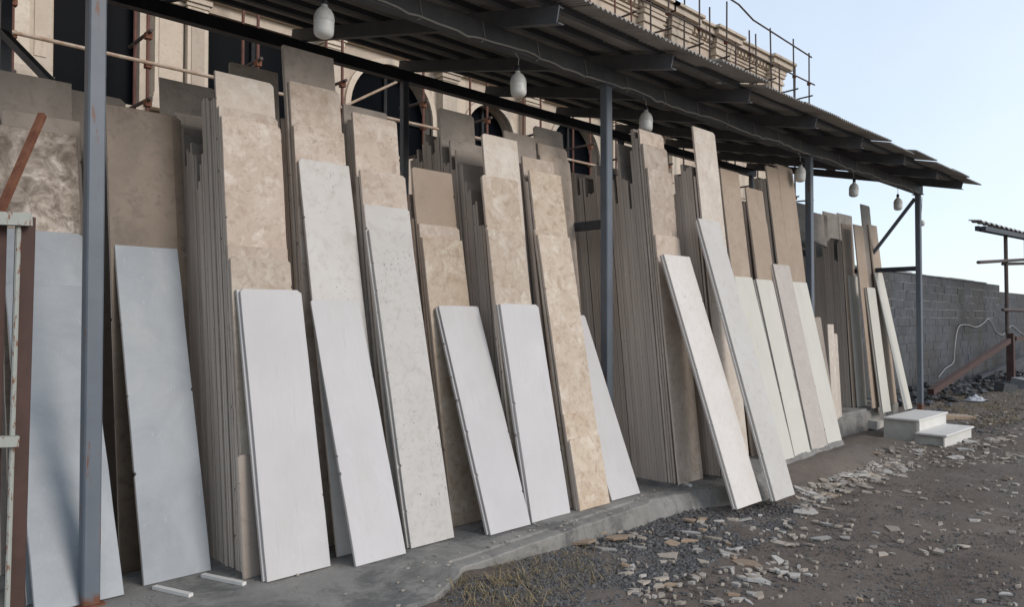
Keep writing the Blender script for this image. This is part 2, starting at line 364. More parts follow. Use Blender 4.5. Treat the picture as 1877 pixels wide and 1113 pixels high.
for X in px_:
    e = interp(X, eY); wd = interp(X, wY)
    curb = 1 if 3.0 < X < 5.2 else 0; rag = 0 if curb else 1
    for k, (dy, z) in enumerate(prof):
        zz = (z if curb or k > 12 else 0) + (.006 * mnoise.noise((X * 2, (e + dy) * 2, 1)) if dy < 2.5 else 0)
        if k >= 13: zz -= .006 * abs(mnoise.noise((X * 9, 3, 1)))
        V.append((X, e + dy + ((.012 + .05 * rag) * mnoise.noise((X * 4, 7, 2)) if k > 8 else 0), zz))
    for t in (.25, .6, 1.0):
        V.append((X, e - wd * t - .02 * mnoise.noise((X * 3, t, 5)) * (wd > .05), -.012 - .44 * (t ** 1.3 if wd > .1 else t) + .02 * mnoise.noise((X * 5, t * 4, 9)) * (wd > .05)))
n = len(prof) + 3
for i in range(len(px_) - 1):
    for j in range(n - 1): Fc.append([i*n+j+1, (i+1)*n+j+1, (i+1)*n+j, i*n+j])
plm = MB().add(V, Fc)
pl = plm.build('plinth', M['concrete'], smooth=False); tag(pl, kind='structure')

# ------------------------------------------------------------------ the shed
XS = [1.266 + 4.345 * i for i in range(4)]; YF, YB = 4.4, 7.51
RB = lambda y: 3.69 + .227 * (y - 3.8)            # underside of the rafters
shed = empty('shed', (8, 5.9, 0))
tag(shed, 'long open steel shed with corrugated roof sheltering the leaning stone slabs', 'shed')
for X in [-3.08] + XS:
    MB().beam((X, YF, 0 if X < 13 else -.32), (X, YF, RB(YF) - .165), .085, .085, up=(0,1,0), ch=.008).build('post', M['post'], shed)
    MB().beam((X, YB, 0), (X, YB, RB(YB) - .132), .085, .085, up=(0,1,0), ch=.008).build('post', M['steel'], shed)
    if X > 2: MB().beam((X, YF + .044, 2.38), (X, YB - .044, 2.38), .06, .08).build('side_rail', M['dark_steel'], shed)
    zf = 0 if X < 13 else -.32; MB().box((X-.062, YF-.062, zf), (X+.062, YF+.062, zf + .010)).build('base_plate', M['rust'], shed)
    MB().box((X-.08, YF-.08, RB(YF)-.165), (X+.08, YF+.08, RB(YF)-.157)).build('cap_plate', M['steel'], shed)
MB().beam((XS[3], YF+.05, 3.60), (XS[3], 5.36, 2.43), .05, .05).build('brace', M['steel'], shed)
MB().beam((XS[0], 6.48, 0), (XS[0], 6.48, RB(6.48)), .07, .07, up=(0,1,0)).build('post', M['steel'], shed)
p_, q_ = onY((5, 59), 6.46), onY((83, 140), 5.85); MB().beam(p_, p_ + (q_ - p_) * 1.25, .05, .05).build('brace', M['dark_steel'], shed)
MB().beam((-3.2, YF, RB(YF)-.08), (14.42, YF, RB(YF)-.08), .09, .15).build('front_beam', M['rafter'], shed)
MB().beam((-3.2, YB, RB(YB)-.067), (14.42, YB, RB(YB)-.067), .10, .13).build('back_beam', M['dark_steel'], shed)
MB().beam((XS[0], 6.25, 2.46), (14.4, 6.25, 2.46), .05, .07).build('lean_rail', M['dark_steel'], shed)
for k in range(-3, 10):
    X = 1.266 + 4.345 / 3 * k; a = 3.72 + random.uniform(-.05, .05)
    b = MB(); p, q = Vector((X, a, RB(a) + .066)), Vector((X, 7.62, RB(7.62) + .066))
    b.beam(p, q, .012, .13); d = (q - p).normalized()
    for zz in (-.061, .061): b.beam(p + Vector((.03, 0, zz)), q + Vector((.03, 0, zz)), .06, .01)
    b.build('rafter', M['rafter'], shed)
for i, y in enumerate((3.84, 4.22, 4.62, 5.06, 5.5, 5.94, 6.4, 6.86, 7.32)):
    z = RB(y) + .133 + .026
    MB().beam((-3.3, y, z), (14.55, y, z), .045, .05).build('purlin', M['rafter'], shed)
# corrugated sheets, two lengths overlapping up the slope
PIT_C, AMP, SW = .058, .011, .87
def sheet(x0, y0, y1, lift, dz, tl):
    nx = int(SW * 1.06 / PIT_C * 6); rows = 5; v = []; f = []
    for sgn in (0, 1):
        for j in range(rows):
            y = y0 + (y1 - y0) * j / (rows - 1)
            for i in range(nx + 1):
                x = x0 + SW * 1.06 * i / nx
                z = RB(y) + .190 + lift + AMP * math.sin(2 * math.pi * x / PIT_C) + dz * (1 - (y - y0) / (y1 - y0)) ** 2 + tl * (x - x0 - .4) - .0035 * sgn
                z += .006 * mnoise.noise((x * 1.5, y * 1.2, lift * 30))
                v.append((x, y, z))
    N = rows * (nx + 1)
    for j in range(rows - 1):
        for i in range(nx):
            a = j*(nx+1)+i; f.append([a, a+1, a+nx+2, a+nx+1]); f.append([N+a, N+a+nx+1, N+a+nx+2, N+a+1])
    for i in range(nx): f.append([i, N+i, N+i+1, i+1]); t = (rows-1)*(nx+1)+i; f.append([t, t+1, N+t+1, N+t])
    for j in range(rows-1):
        a = j*(nx+1); f.append([a, a+nx+1, N+a+nx+1, N+a]); c_ = a+nx; f.append([c_, N+c_, N+c_+nx+1, c_+nx+1])
    return MB().add(v, f)
rs = random.Random(3)
for i in range(21):
    x0 = -3.4 + i * SW; lf = .012 + .012 * (i % 2)
    e = 3.56 + rs.uniform(-.05, .04)
    sheet(x0, e, 5.75, lf, rs.uniform(-.035, .01), rs.uniform(-.012, .012)).build('roof_sheet', M['sheet'], shed, smooth=False)
    sheet(x0, 5.5 + rs.uniform(-.03, .03), 7.75 + rs.uniform(-.05, .05), lf + .03, rs.uniform(0, .02), rs.uniform(-.01, .01)).build('roof_sheet', M['sheet'], shed, smooth=False)

# lamps hanging below the front beam
def bulb_lamp(q, y, label, sc_=1.0):
    c_ = onY(q, y); top = RB(YF) - .155
    o = empty('hanging_bulb', (c_.x, c_.y, c_.z)); tag(o, label, 'light bulb', 'bulbs hanging along the front beam')
    L = lambda pr: [(r * sc_, z * sc_) for r, z in pr]
    P = tuple(c_)
    MB().lathe(L([(.001, -.105), (.03, -.103), (.052, -.092), (.062, -.078), (.065, -.055), (.0655, .0)]), 24, c=P).build('diffuser', M['bulb'], o, True)
    MB().lathe(L([(.0657, -.001), (.067, .004), (.0665, .022), (.060, .052), (.045, .078), (.028, .092), (.0205, .10), (.0205, .112)]), 24, c=P).build('housing', M['bulb_base'], o, True)
    MB().lathe(L([(.019, .108), (.021, .112), (.021, .15), (.012, .162), (.001, .163)]), 14, c=P).build('socket', M['socket'], o, True)
    tl_ = (random.uniform(-.07, .07), random.uniform(-.07, .07), random.uniform(0, 3))
    for ch_ in o.children: ch_.rotation_euler = tl_
    z1 = c_.z + .16 * sc_
    MB().tube([(c_.x, c_.y, z1), (c_.x + .006, c_.y, (z1 + top) / 2), (c_.x - .004, YF - .03, top)], .004, 6).build('wire', M['cable'], o)
for q, y, lb in [((594, 40), 4.34, 'big milky light bulb hanging highest and nearest, above the tall beige slabs'),
                 ((950, 155), 4.34, 'milky light bulb hanging above the warm veined slab, second from the near end'),
                 ((1184, 223), 4.34, 'milky light bulb hanging over the dark edge-on stack beside the middle post'),
                 ((1467, 319), 4.34, 'milky light bulb hanging just left of the third front post'),
                 ((1565, 348), 4.34, 'milky light bulb hanging against the sky between the last two posts'),
                 ((1646, 374), 4.34, 'milky light bulb hanging nearest the far end post and its brace')]:
    bulb_lamp(q, y, lb)
# feeder cable clipped under the front beam
pts = []
rc = random.Random(5)
for i in range(150):
    X = .5 + 13.8 * i / 149
    z = RB(YF) - .125 - .03 * abs(math.sin(X * 2.1)) - .02 * rc.random() * (i % 3 == 0)
    pts.append((X, YF - .055 - .006 * rc.random(), z))
cb = empty('power_cable', (7, YF - .06, 3.7)); tag(cb, 'pale power cable sagging along the front beam between the bulbs', 'cable')
MB().tube(pts, .008, 6).build('cord', M['cable'], cb)
for X in np.arange(.9, 14.2, .62):
    z = RB(YF) - .03; MB().tube([(X, YF - .052, z + .02), (X + .01, YF - .058, z - .06), (X + .02, YF - .066, RB(YF) - .145), (X - .03, YF - .068, RB(YF) - .185)], .003, 5).build('tie_wire', M['cable'], cb)
# camera-like sensor on the end post
o = empty('post_floodlight', (XS[3] + .075, YF, 3.17)); tag(o, 'small grey lamp fixed near the top of the end post', 'lamp')
MB().lathe([(.001, -.05), (.04, -.045), (.052, -.02), (.052, .02), (.03, .05), (.001, .055)], 16, c=(XS[3] + .10, YF - .02, 3.17)).build('dome', M['bulb_base'], o, True)
MB().box((XS[3] + .043, YF - .03, 3.15), (XS[3] + .075, YF + .01, 3.19)).build('bracket', M['steel'], o)
MB().tube([(XS[3] + .06, YF - .02, 3.22), (XS[3] + .085, YF - .03, 3.42), (XS[3] + .05, YF - .05, 3.62)], .005, 6).build('wire', M['cable'], o)

# ------------------------------------------------------------------ stone slabs
SL = random.Random(11)
def slab_mesh(W, L, T, face, edge, fine=True, chip=None):
    """outline in x (width) / z (length); front at y=0, back at y=T, arris chamfered"""
    r = SL; j = .0018
    if fine:
        pts = [(0, 0), (W * .5, r.uniform(-j, j) + .001), (W, 0)]
        nseg = max(3, int(L / .22))
        for k in range(1, nseg):
            zq = L * (k + r.uniform(-.3, .3)) / nseg
            if r.random() < .22: d_ = r.uniform(.004, .011); pts += [(W, zq - d_ * 1.3), (W - d_, zq), (W, zq + d_ * 1.5)]
            else: pts.append((W + r.uniform(-j, j), zq))
        ch = chip or (r.uniform(.006, .035) if r.random() < .6 else 0)
        pts += [(W, L - ch * .8), (W - ch, L)] if ch else [(W, L)]
        pts += [(W * .66, L + r.uniform(-j, j)), (W * .33, L + r.uniform(-j, j))]
        c2 = r.uniform(.004, .025) if r.random() < .5 else 0
        pts += [(c2, L), (0, L - c2 * .9)] if c2 else [(0, L)]
        for k in range(nseg - 1, 0, -1):
            zq = L * (k + r.uniform(-.3, .3)) / nseg
            if r.random() < .22: d_ = r.uniform(.004, .011); pts += [(0, zq + d_ * 1.3), (d_, zq), (0, zq - d_ * 1.5)]
            else: pts.append((r.uniform(-j, j), zq))
    else:
        pts = [(0, 0), (W, 0), (W, L + r.uniform(-.01, .01)), (0, L)]
    n = len(pts); c_ = .0022
    cx, cz = W / 2, L / 2
    ins = [(cx + (x - cx) * (1 - 2 * c_ / W), cz + (z - cz) * (1 - 2 * c_ / L)) for x, z in pts]
    v = [(x, 0, z) for x, z in ins] + [(x, c_, z) for x, z in pts] + [(x, T, z) for x, z in pts]
    f = [list(range(n))]; m = [0]
    for i in range(n):
        k = (i + 1) % n; f.append([i, n + i, n + k, k]); m.append(0); f.append([n + i, 2*n + i, 2*n + k, n + k]); m.append(1)
    f.append(list(range(2*n, 3*n))[::-1]); m.append(0)
    me = bpy.data.meshes.new('stone_slab'); me.from_pydata(v, [], f)
    me.materials.append(face); me.materials.append(edge); me.polygons.foreach_set('material_index', m); me.update()
    return me
def place(base, wv, up, W, L, T, face, edge, label, group=None, fine=True, name='stone_slab', cat='stone slab'):
    wv = wv.normalized(); up = (up - wv * up.dot(wv)).normalized(); back = up.cross(wv).normalized()
    me = slab_mesh(W, L, T, M[face], M[edge], fine)
    o = bpy.data.objects.new(name, me); col.objects.link(o)
    lift = max(0, -back.z * T)
    Mx = Matrix((wv, back, up)).transposed().to_4x4(); Mx.translation = base + Vector((0, 0, lift))
    o.matrix_world = Mx
    return tag(o, label, cat, group, 'thing')
class Colm:
    """a leaning column of slabs, built from the front one to the back one"""
    def __init__(s): s.prev = None; s.X = None
    def front(s, TL, BL, BR, zb, face, label, T=.02, edge='edge_white', yaw=False, extra=0, **k):
        a = onZ(BL, zb); b = onZ(BR, zb); wv = b - a; W = wv.length
        if not yaw: W = min(wv.x, .43); wv = Vector((1, 0, 0))
        wn = wv.normalized(); r = ray(TL); t = (a - C0).dot(wn) / r.dot(wn); top = C0 + r * t
        up = top - a
        place(a, wv, up, W, up.length, T, face, edge, label, **k)
        s.prev = (a.y, top.y, top.z, T, zb); s.X = a.x; s.W = W; s.a = a; s.wv = wv; s.up = up
        for e in range(extra):        # twins standing right behind it
            bk = up.normalized().cross(wn)
            a2 = a + bk * (T + .004) * (e + 1) - wn * .012 * (e + 1); a2.z = zb
            place(a2, wv, up, W, up.length * (1 - .004 * (e + 1)), T, face, edge, label.replace('front', 'twin behind front') if 'front' in label else 'twin close behind the ' + label, **k)
            s.prev = (a2.y, top.y + (T + .005) * (e + 1), top.z, T, zb)
        return s
    def plane(s, l, gap=.004):
        yb, yt, zt, T, zb = s.prev
        return max(yb + T + gap, yt + T + gap - l * zt)
    def behind(s, TL, l, face, label, T=.02, edge='edge', TR=None, W=.40, zb=0, Yb=None, gap=.004, X=None, **k):
        if Yb is None: Yb = s.plane(l, gap)
        A = onP(TL, Yb, l); base = Vector((A.x if X is None else X, Yb + l * zb, zb))
        if TR: W = onP(TR, Yb, l).x - A.x
        up = Vector((0, l * (A.z - zb), A.z - zb))
        place(base, Vector((1, 0, 0)), up, W, up.length, T, face, edge, label, **k)
        s.prev = (base.y, A.y, A.z, T, zb); s.X = base.x
        return s
    def stack(s, sky_, l, label, group, count=99, face='dusky', X=None, pitch=.0303, T=.0297, edge='edge', Yb=None, dl=0.0, zb=0, jit=.02):
        """slabs seen edge-on, tops following a stepped skyline [(x_right, x_left, y)] read from front to back"""
        y = Yb if Yb is not None else s.plane(l, .006)
        X = s.X if X is None else X
        x_end = sky_[-1][1]; i = 0
        while i < count:
            zt = None
            for Z in np.arange(4.2, .5, -.012):
                p = proj((X, y + l * Z, Z))
                hit = None
                for a, b, yy in sky_:
                    if b <= p[0] <= a: hit = yy
                if hit is None: continue
                if p[1] >= hit: zt = Z; break
            if zt is None:
                if proj((X, y + l * 2.9, 2.9))[0] < x_end - 2: break
                zt = 2.3
            zt += SL.uniform(-jit, jit); dx = SL.uniform(-.003, .003)
            if SL.random() < .07: dx -= .009
            up = Vector((0, l * zt, zt)); T0 = T; T = T0 * SL.uniform(.72, 1.18)
            place(Vector((X + dx, y, zb)), Vector((1, SL.uniform(-.006, .006), 0)), up, .40, up.length, T, face, edge, label, group, fine=False)
            s.prev = (y, y + l * zt, zt, T, zb)
            y += T + SL.uniform(.0006, .002) + (.009 if SL.random() < .06 else 0); T = T0; i += 1; l += dl
        return s

# -- marble and brown slabs around the nearest post
c = Colm()
c.front((9, 523), (64, 1133), (223, 1090), 0, 'marble', 'front grey marble slab behind the rusty steel rack', extra=0)
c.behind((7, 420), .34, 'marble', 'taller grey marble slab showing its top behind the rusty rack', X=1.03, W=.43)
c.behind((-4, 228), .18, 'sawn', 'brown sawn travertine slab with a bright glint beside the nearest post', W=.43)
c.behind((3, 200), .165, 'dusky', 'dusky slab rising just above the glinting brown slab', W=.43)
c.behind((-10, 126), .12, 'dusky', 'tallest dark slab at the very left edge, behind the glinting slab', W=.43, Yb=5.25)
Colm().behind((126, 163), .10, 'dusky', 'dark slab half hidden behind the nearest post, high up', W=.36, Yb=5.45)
c = Colm()
c.front((210, 450), (264, 1077), (389, 1049), 0, 'marble', 'blue-grey marble slab leaning right of the nearest post', edge='edge')
c.behind((193, 190), .13, 'brown', 'wide brown slab behind the blue-grey marble slab', W=.41, Yb=4.78)
c.behind((214, 193), .115, 'brown', 'second brown slab just behind the wide brown slab', W=.40)

# -- column two: white slab under the tall beige step
c = Colm()
c.front((440, 530), (490, 1070), (607, 1040), 0, 'chalk', 'front white brushed slab nearest the camera, below the creamy slab', extra=1)
c.behind((422, 470), .13, 'warm', 'veined beige slab showing a strip directly above the nearest white slab')
c.behind((417, 449), .125, 'beige', 'pale slab showing only a thin bright band above the veined strip')
c.behind((406, 212), .12, 'beige', 'tall beige slab with a long open face above the nearest white slab')
c.behind((401, 194), .12, 'beige', 'beige slab showing a narrow tan band below the column top')
c.behind((394, 129), .12, 'pale', 'tallest creamy slab crowning the column above the nearest white slab', gap=.012)
G = 'slabs seen edge-on in the first big stack'
c.stack([(394, 371, 181), (371, 367, 300), (367, 361, 342), (361, 353, 283), (353, 350, 258), (350, 344, 277), (344, 337, 303), (337, 331, 228), (331, 325, 252), (325, 314, 207)],
        .112, 'grey-brown travertine slab seen edge-on between the blue-grey marble and nearest white slab', G)
c.behind((315, 146), .10, 'dusky', 'dark slab standing tallest at the rear of the first edge-on stack', X=c.X)
c.stack([(318, 300, 204)], .10, 'grey-brown travertine slab seen edge-on between the blue-grey marble and nearest white slab', G, count=4)
Colm().behind((421, 112), .08, 'dusky', 'dark slab peeping over the creamy slab from far behind', Yb=5.35)
# offcut standing at the foot of the first stack
a = onZ((447, 1064), 0); place(a + Vector((.0, -.002, 0)), Vector((1, 0, 0)), Vector((0, .09, .68)), .36, .70, .02, 'dusky', 'edge', 'short brown offcut at the foot of the first edge-on stack')

# -- column three
c = Colm()
c.front((569, 551), (653, 1042), (744, 1017), 0, 'chalk', 'white brushed slab, second along, steeply leaning on its own')
c.behind((547, 290), .20, 'pitted', 'white pitted travertine slab above the second white brushed slab')
c.behind((538, 226), .12, 'beige', 'beige slab rising behind the white pitted slab, lowest of three')
c.behind((530, 147), .12, 'beige', 'beige slab rising behind the white pitted slab, middle of three')
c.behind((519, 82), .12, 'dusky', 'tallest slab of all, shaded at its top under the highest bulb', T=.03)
c.stack([(524, 518, 226), (518, 512, 280), (512, 490, 300)], .115, 'dark slab edge-on in the narrow gap left of the tallest slab', 'slabs edge-on beside the tallest slab', count=12, jit=.06)
a = onZ((613, 1030), 0)

# -- column four
c = Colm()
c.front((676, 420), (754, 1008), (836, 988), 0, 'pitted', 'front long white pitted slab reaching the floor between two white slabs', extra=1)
c.behind((667, 374), .18, 'pitted', 'off-white pitted slab showing a band above the long pitted slab')
c.behind((660, 310), .145, 'beige', 'beige slab third from front in the long pitted slab column', T=.024)
c.stack([(660, 654, 318), (654, 649, 345)], .13, 'dark slab edge-on just behind the beige slab of the pitted column', 'slabs edge-on in the pitted column', count=3)
c.behind((646, 205), .12, 'beige', 'tall beige slab with a wide face behind the pitted column')
c.stack([(646, 630, 222)], .118, 'dark slab edge-on just behind the beige slab of the pitted column', 'slabs edge-on in the pitted column', count=4)
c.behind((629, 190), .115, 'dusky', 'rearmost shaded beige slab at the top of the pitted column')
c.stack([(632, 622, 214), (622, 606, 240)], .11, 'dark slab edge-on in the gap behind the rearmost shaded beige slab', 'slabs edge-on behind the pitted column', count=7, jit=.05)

# -- column five
c = Colm()
c.front((804, 562), (900, 984), (970, 963), 0, 'chalk', 'front white brushed slab, third along, leaning under the honey slab', extra=1)
c.behind((774, 435), .17, 'honey', 'mottled honey travertine slab right above the third white slab')
c.behind((768, 410), .16, 'beige', 'plain tan slab showing a narrow band above the mottled honey slab')
c.behind((755, 306), .15, 'tan', 'tan slab with a square top above the mottled honey slab')
c.stack([(755, 735, 360)], .12, 'dark slab edge-on behind the tan square-topped slab', 'slabs edge-on behind the tan slab', count=7, jit=.05)

# -- column six
c = Colm()
c.front((917, 558), (976, 961), (1042, 941), 0, 'chalk', 'front white brushed slab, fourth along, below the warm veined slabs', extra=1)
c.behind((894, 421), .16, 'warm', 'warm veined slab directly above the fourth white slab')
c.behind((883, 320), .14, 'warm', 'warm veined slab, second above the fourth white slab')
c.behind((884, 244), .12, 'pale', 'pale beige slab topping the column above the fourth white slab', gap=.03)
G = 'slabs seen edge-on in the second big stack'; LB = 'brown travertine slab seen edge-on in the stack left of the warm veined slabs'
c.stack([(890, 876, 415), (876, 868, 372), (868, 858, 350), (858, 850, 335), (850, 836, 300)], .11, LB, G, count=10)
c.behind((836, 274), .105, 'dusky', 'soot-stained slab with a broken-looking top in the second edge-on stack')
c.stack([(836, 826, 312)], .10, LB, G, count=2)
c.behind((825, 256), .10, 'dusky', 'soot-stained beige slab behind the broken-looking one')
c.stack([(828, 806, 300)], .098, LB, G, count=3)
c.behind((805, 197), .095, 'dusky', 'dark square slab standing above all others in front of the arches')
c.stack([(808, 800, 250), (800, 792, 281), (792, 783, 262), (783, 778, 247), (778, 770, 296), (770, 764, 275), (764, 750, 288), (750, 738, 262)], .09, LB, G, count=14)

# -- column seven and the stack right of it
c = Colm()
c.front((1044, 807), (1064, 939), (1123, 925), 0, 'honey', 'front short honey-coloured offcut standing at the floor', edge='edge')
c.behind((1033, 761), .20, 'honey', 'short veined honey slab just taller than the honey offcut', W=.385)
c.behind((986, 430), .185, 'warm', 'long warm veined slab reaching down behind the honey offcuts', W=.40)
c.behind((980, 421), .175, 'warm', 'warm slab showing a thin rim above the long warm veined slab')
c.behind((970, 311), .15, 'honey', 'mottled slab with white blotches above the long warm veined slab')
c.stack([(972, 958, 330)], .14, 'brown slab edge-on just behind the mottled white-blotched slab', 'slabs edge-on behind the blotched slab', count=2)
c.behind((957, 286), .125, 'beige', 'smooth beige slab behind the mottled white-blotched slab')
c.stack([(957, 948, 298), (948, 925, 330)], .11, 'brown slab edge-on just behind the mottled white-blotched slab', 'slabs edge-on behind the blotched slab', count=7)
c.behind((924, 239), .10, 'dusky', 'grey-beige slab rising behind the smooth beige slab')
c = Colm()
a = Vector((5.0, 3.87, 0)); place(a, Vector((1, 0, 0)), Vector((0, .40, 1)), .39, 1.64, .02, 'chalk', 'edge_white', 'white brushed slab half hidden behind the long warm veined slab')
c.behind((990, 283), .10, 'beige', 'long plain beige slab at the right of the warm veined column', Yb=4.53, TR=(1044, 293))
c.behind((986, 262), .10, 'beige', 'plain beige slab just behind the long plain beige slab', W=.41)
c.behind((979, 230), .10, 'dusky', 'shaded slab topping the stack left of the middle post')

# -- big edge-on stack by the middle post
c = Colm()
c.front((1217, 467), (1352, 936), (1394, 919), -.105, 'stained', 'front off-white slab with rusty stains, steeply leaning by the edge-on stack', extra=1)
c = Colm()
a = onZ((1246, 890), 0)
c.prev = (a.y - .03, a.y - .03, .1, .02, 0)
c.behind((1211, 431), .11, 'beige', 'beige slab low in front of the big edge-on stack', X=a.x, Yb=a.y)
for TL, lb in [((1202, 311), 'beige slab with a long face fronting the big edge-on stack'), ((1191, 266), 'beige slab second tallest fronting the big edge-on stack'), ((1186, 240), 'beige slab tallest at the front of the big edge-on stack')]:
    c.behind(TL, .10, 'beige', lb, X=a.x + .012, gap=.008)
G = 'slabs seen edge-on in the third big stack'; LB = 'grey-brown slab seen edge-on in the big stack behind the middle post'
c.stack([(1190, 1180, 248), (1180, 1166, 253), (1166, 1159, 238), (1159, 1150, 388), (1150, 1143, 330), (1143, 1137, 350), (1137, 1133, 266), (1133, 1126, 385), (1126, 1118, 325), (1118, 1098, 318), (1098, 1089, 303), (1089, 1081, 352), (1081, 1072, 362), (1072, 1064, 322), (1064, 1058, 355), (1058, 1044, 318)],
        .10, LB, G, X=a.x, count=46)
# -- tall leaning pair
c = Colm()
c.front((1280, 401), (1422, 921), (1456, 908), -.105, 'speck', 'front long off-white speckled slab standing out on the gravel', extra=1)
bx = onZ((1407, 919), -.105)
c.behind((1270, 231), .11, 'pale', 'tall narrow beige slab above the long speckled slab', W=.41)
c.stack([(1276, 1268, 325), (1268, 1262, 300), (1262, 1256, 312), (1256, 1250, 300), (1250, 1238, 322)], .10, 'brown slab seen edge-on left of the tall narrow beige slab', 'slabs edge-on beside the tall narrow slab', count=13)
# -- cream columns
def cream(TL, BL, BR, mat_, lb, backs, side, slb, zb=-.02, cnt=6):
    k = Colm(); k.front(TL, BL, BR, zb, mat_, lb, extra=1)
    for q, l, mt, l2 in backs: k.behind(q, l, mt, l2, W=.42)
    if side: k.stack(side, .10, slb, slb + ' group', count=cnt)
    return k
cream((1346, 507), (1425, 849), (1456, 840), 'cream', 'front cream slab, first of the four cream slabs in a row',
      [((1323, 339), .12, 'tan', 'tan slab above the first cream slab'), ((1320, 308), .115, 'tan', 'taller tan slab just behind the tan slab over the first cream slab')],
      [(1322, 1300, 345)], 'dark slab edge-on behind the first cream column')
cream((1386, 512), (1457, 838), (1488, 830), 'cream', 'front cream slab with dark pits near its top, second of four',
      [((1375, 402), .13, 'tan', 'tan slab directly above the second cream slab'), ((1367, 343), .12, 'tan', 'taller tan slab above the second cream slab')],
      [(1370, 1350, 368)], 'dark slab edge-on behind the second cream column')
cream((1417, 484), (1489, 827), (1516, 818), 'pink', 'front pinkish stained slab, third of the four slabs in a row',
      [((1404, 303), .12, 'tan', 'tall tan slab above the pinkish slab')], [(1406, 1384, 328)], 'dark slab edge-on behind the pinkish column')
k = Colm(); k.front((1452, 517), (1518, 817), (1545, 810), -.02, 'cream', 'front cream slab, last of the four slabs in a row')
k.behind((1425, 302), .115, 'tan', 'tall brownish slab behind the last of the four cream slabs', W=.42)
k.behind((1422, 300), .11, 'tan', 'tall brownish slab rearmost behind the last cream slab', W=.42)

# -- far stack near the end post
c = Colm()
c.front((1555, 505), (1573, 747), (1594, 744), 0, 'cream', 'front cream slab leaning on the far edge-on stack')
c.behind((1543, 409), .055, 'tan', 'tan slab above the cream slab of the far stack', W=.41)
G = 'slabs seen edge-on in the far stack'; LB = 'dark weathered slab seen edge-on in the far stack before the end post'
fx_ = c.X
c.stack([(1546, 1536, 442), (1536, 1528, 478), (1528, 1519, 436), (1519, 1508, 452), (1508, 1498, 470), (1498, 1488, 447), (1488, 1478, 440), (1478, 1470, 452), (1470, 1462, 425), (1462, 1440, 440)], .05, LB, G, count=30, face='sooty_shaded', edge='edge_dark')
yb = c.prev[0]
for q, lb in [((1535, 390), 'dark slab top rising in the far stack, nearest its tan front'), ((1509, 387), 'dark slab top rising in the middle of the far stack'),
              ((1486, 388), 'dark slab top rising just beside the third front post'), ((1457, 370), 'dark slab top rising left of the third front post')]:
    A = onP(q, yb + .05, .05); Colm().behind(q, .05, 'sooty_shaded', lb, Yb=yb + .05, W=.74, zb=0)
c2 = Colm(); c2.front((1589, 527), (1619, 758), (1639, 755), -.08, 'cream', 'front cream slab, middle one of the three farthest leaning slabs', extra=1)
c2.behind((1565, 411), .09, 'tan', 'tan slab above the middle of the three farthest cream slabs', W=.40)
c2 = Colm(); c2.front((1603, 500), (1659, 753), (1677, 750), -.08, 'cream', 'front cream slab farthest along, beside the end post')
c2.behind((1592, 411), .10, 'tan', 'tan slab above the farthest cream slab', W=.40)
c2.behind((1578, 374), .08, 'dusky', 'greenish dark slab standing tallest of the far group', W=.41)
# narrow offcuts standing by the third post
for k_, (q, b) in enumerate([((1493, 582), (1520, 770)), ((1517, 595), (1533, 764)), ((1524, 612), (1535, 760))]):
    a = onZ((1521 + 6 * k_, 775 - 4 * k_), -.02); t = onX(q, a.x)
    place(a, Vector((1, 0, 0)), Vector((0, max(.05, t.y - a.y), t.z - a.z)), .22, (t - a).length, .02, 'dusky' if k_ == 0 else 'pale', 'edge_white',
          ['narrow brown offcut standing behind the last of the four cream slabs', 'thin pale offcut behind the narrow brown offcut by the third post', 'thinnest pale offcut by the third post'][k_])
# spacer strips lying on the floor
for p, q, lb in [((283, 1077), (350, 1092), 'thin white spacer strip on the floor under the blue-grey marble slab'), ((372, 1055), (448, 1071), 'thin white spacer strip on the floor under the first edge-on stack'), ((1250, 884), (1266, 891), 'short white spacer strip under the big edge-on stack')]:
    a, b = onZ(p, .012), onZ(q, .012); MB().beam(a, b, .03, .018).build('spacer_strip', M['marble_white'], origin=tuple(a)); tag(bpy.context.scene.objects[-1] if False else col.objects[-1], lb, 'spacer strip', 'spacer strips on the floor')

# ------------------------------------------------------------------ rusty steel rack in the near corner
YR = 3.92
rk = empty('rusty_rack', (.75, YR, 0)); tag(rk, 'rusty steel rack with chipped white rails standing in the near left corner', 'steel rack')
P = lambda x, y, yy=YR: onY((x, y), yy)
def down(p, q): t = (0.02 - p.z) / (q.z - p.z); return p + (q - p) * t
a, b = P(47, 398), P(26, 1113); MB().beam(a, down(a, b), .07, .05, up=(0,1,0), ch=.004).build('upright', M['rust_beam'], rk)
a, b = P(34, 410, YR - .05), P(13, 1113, YR - .05); MB().tube([a, down(a, b)], .011, 8).build('rod', M['rust_white'], rk)
a, b = P(4, 410, YR + .02), P(-14, 1113, YR + .02); MB().beam(a, down(a, b), .03, .04, up=(0,1,0)).build('upright', M['rust_beam'], rk)
a, b = P(57, 403, YR - .06), P(-60, 398, YR - .06); MB().beam(a, b, .05, .055).build('rail', M['rust_white'], rk)
a, b = P(33, 809, YR - .08), P(-60, 812, YR - .08); MB().beam(a, b, .04, .045).build('rail', M['rust_white'], rk)
a, b = P(78, 210, YR + .25), P(-14, 420, YR + .02); MB().beam(a, b, .028, .028).build('diagonal_bar', M['rust'], rk)

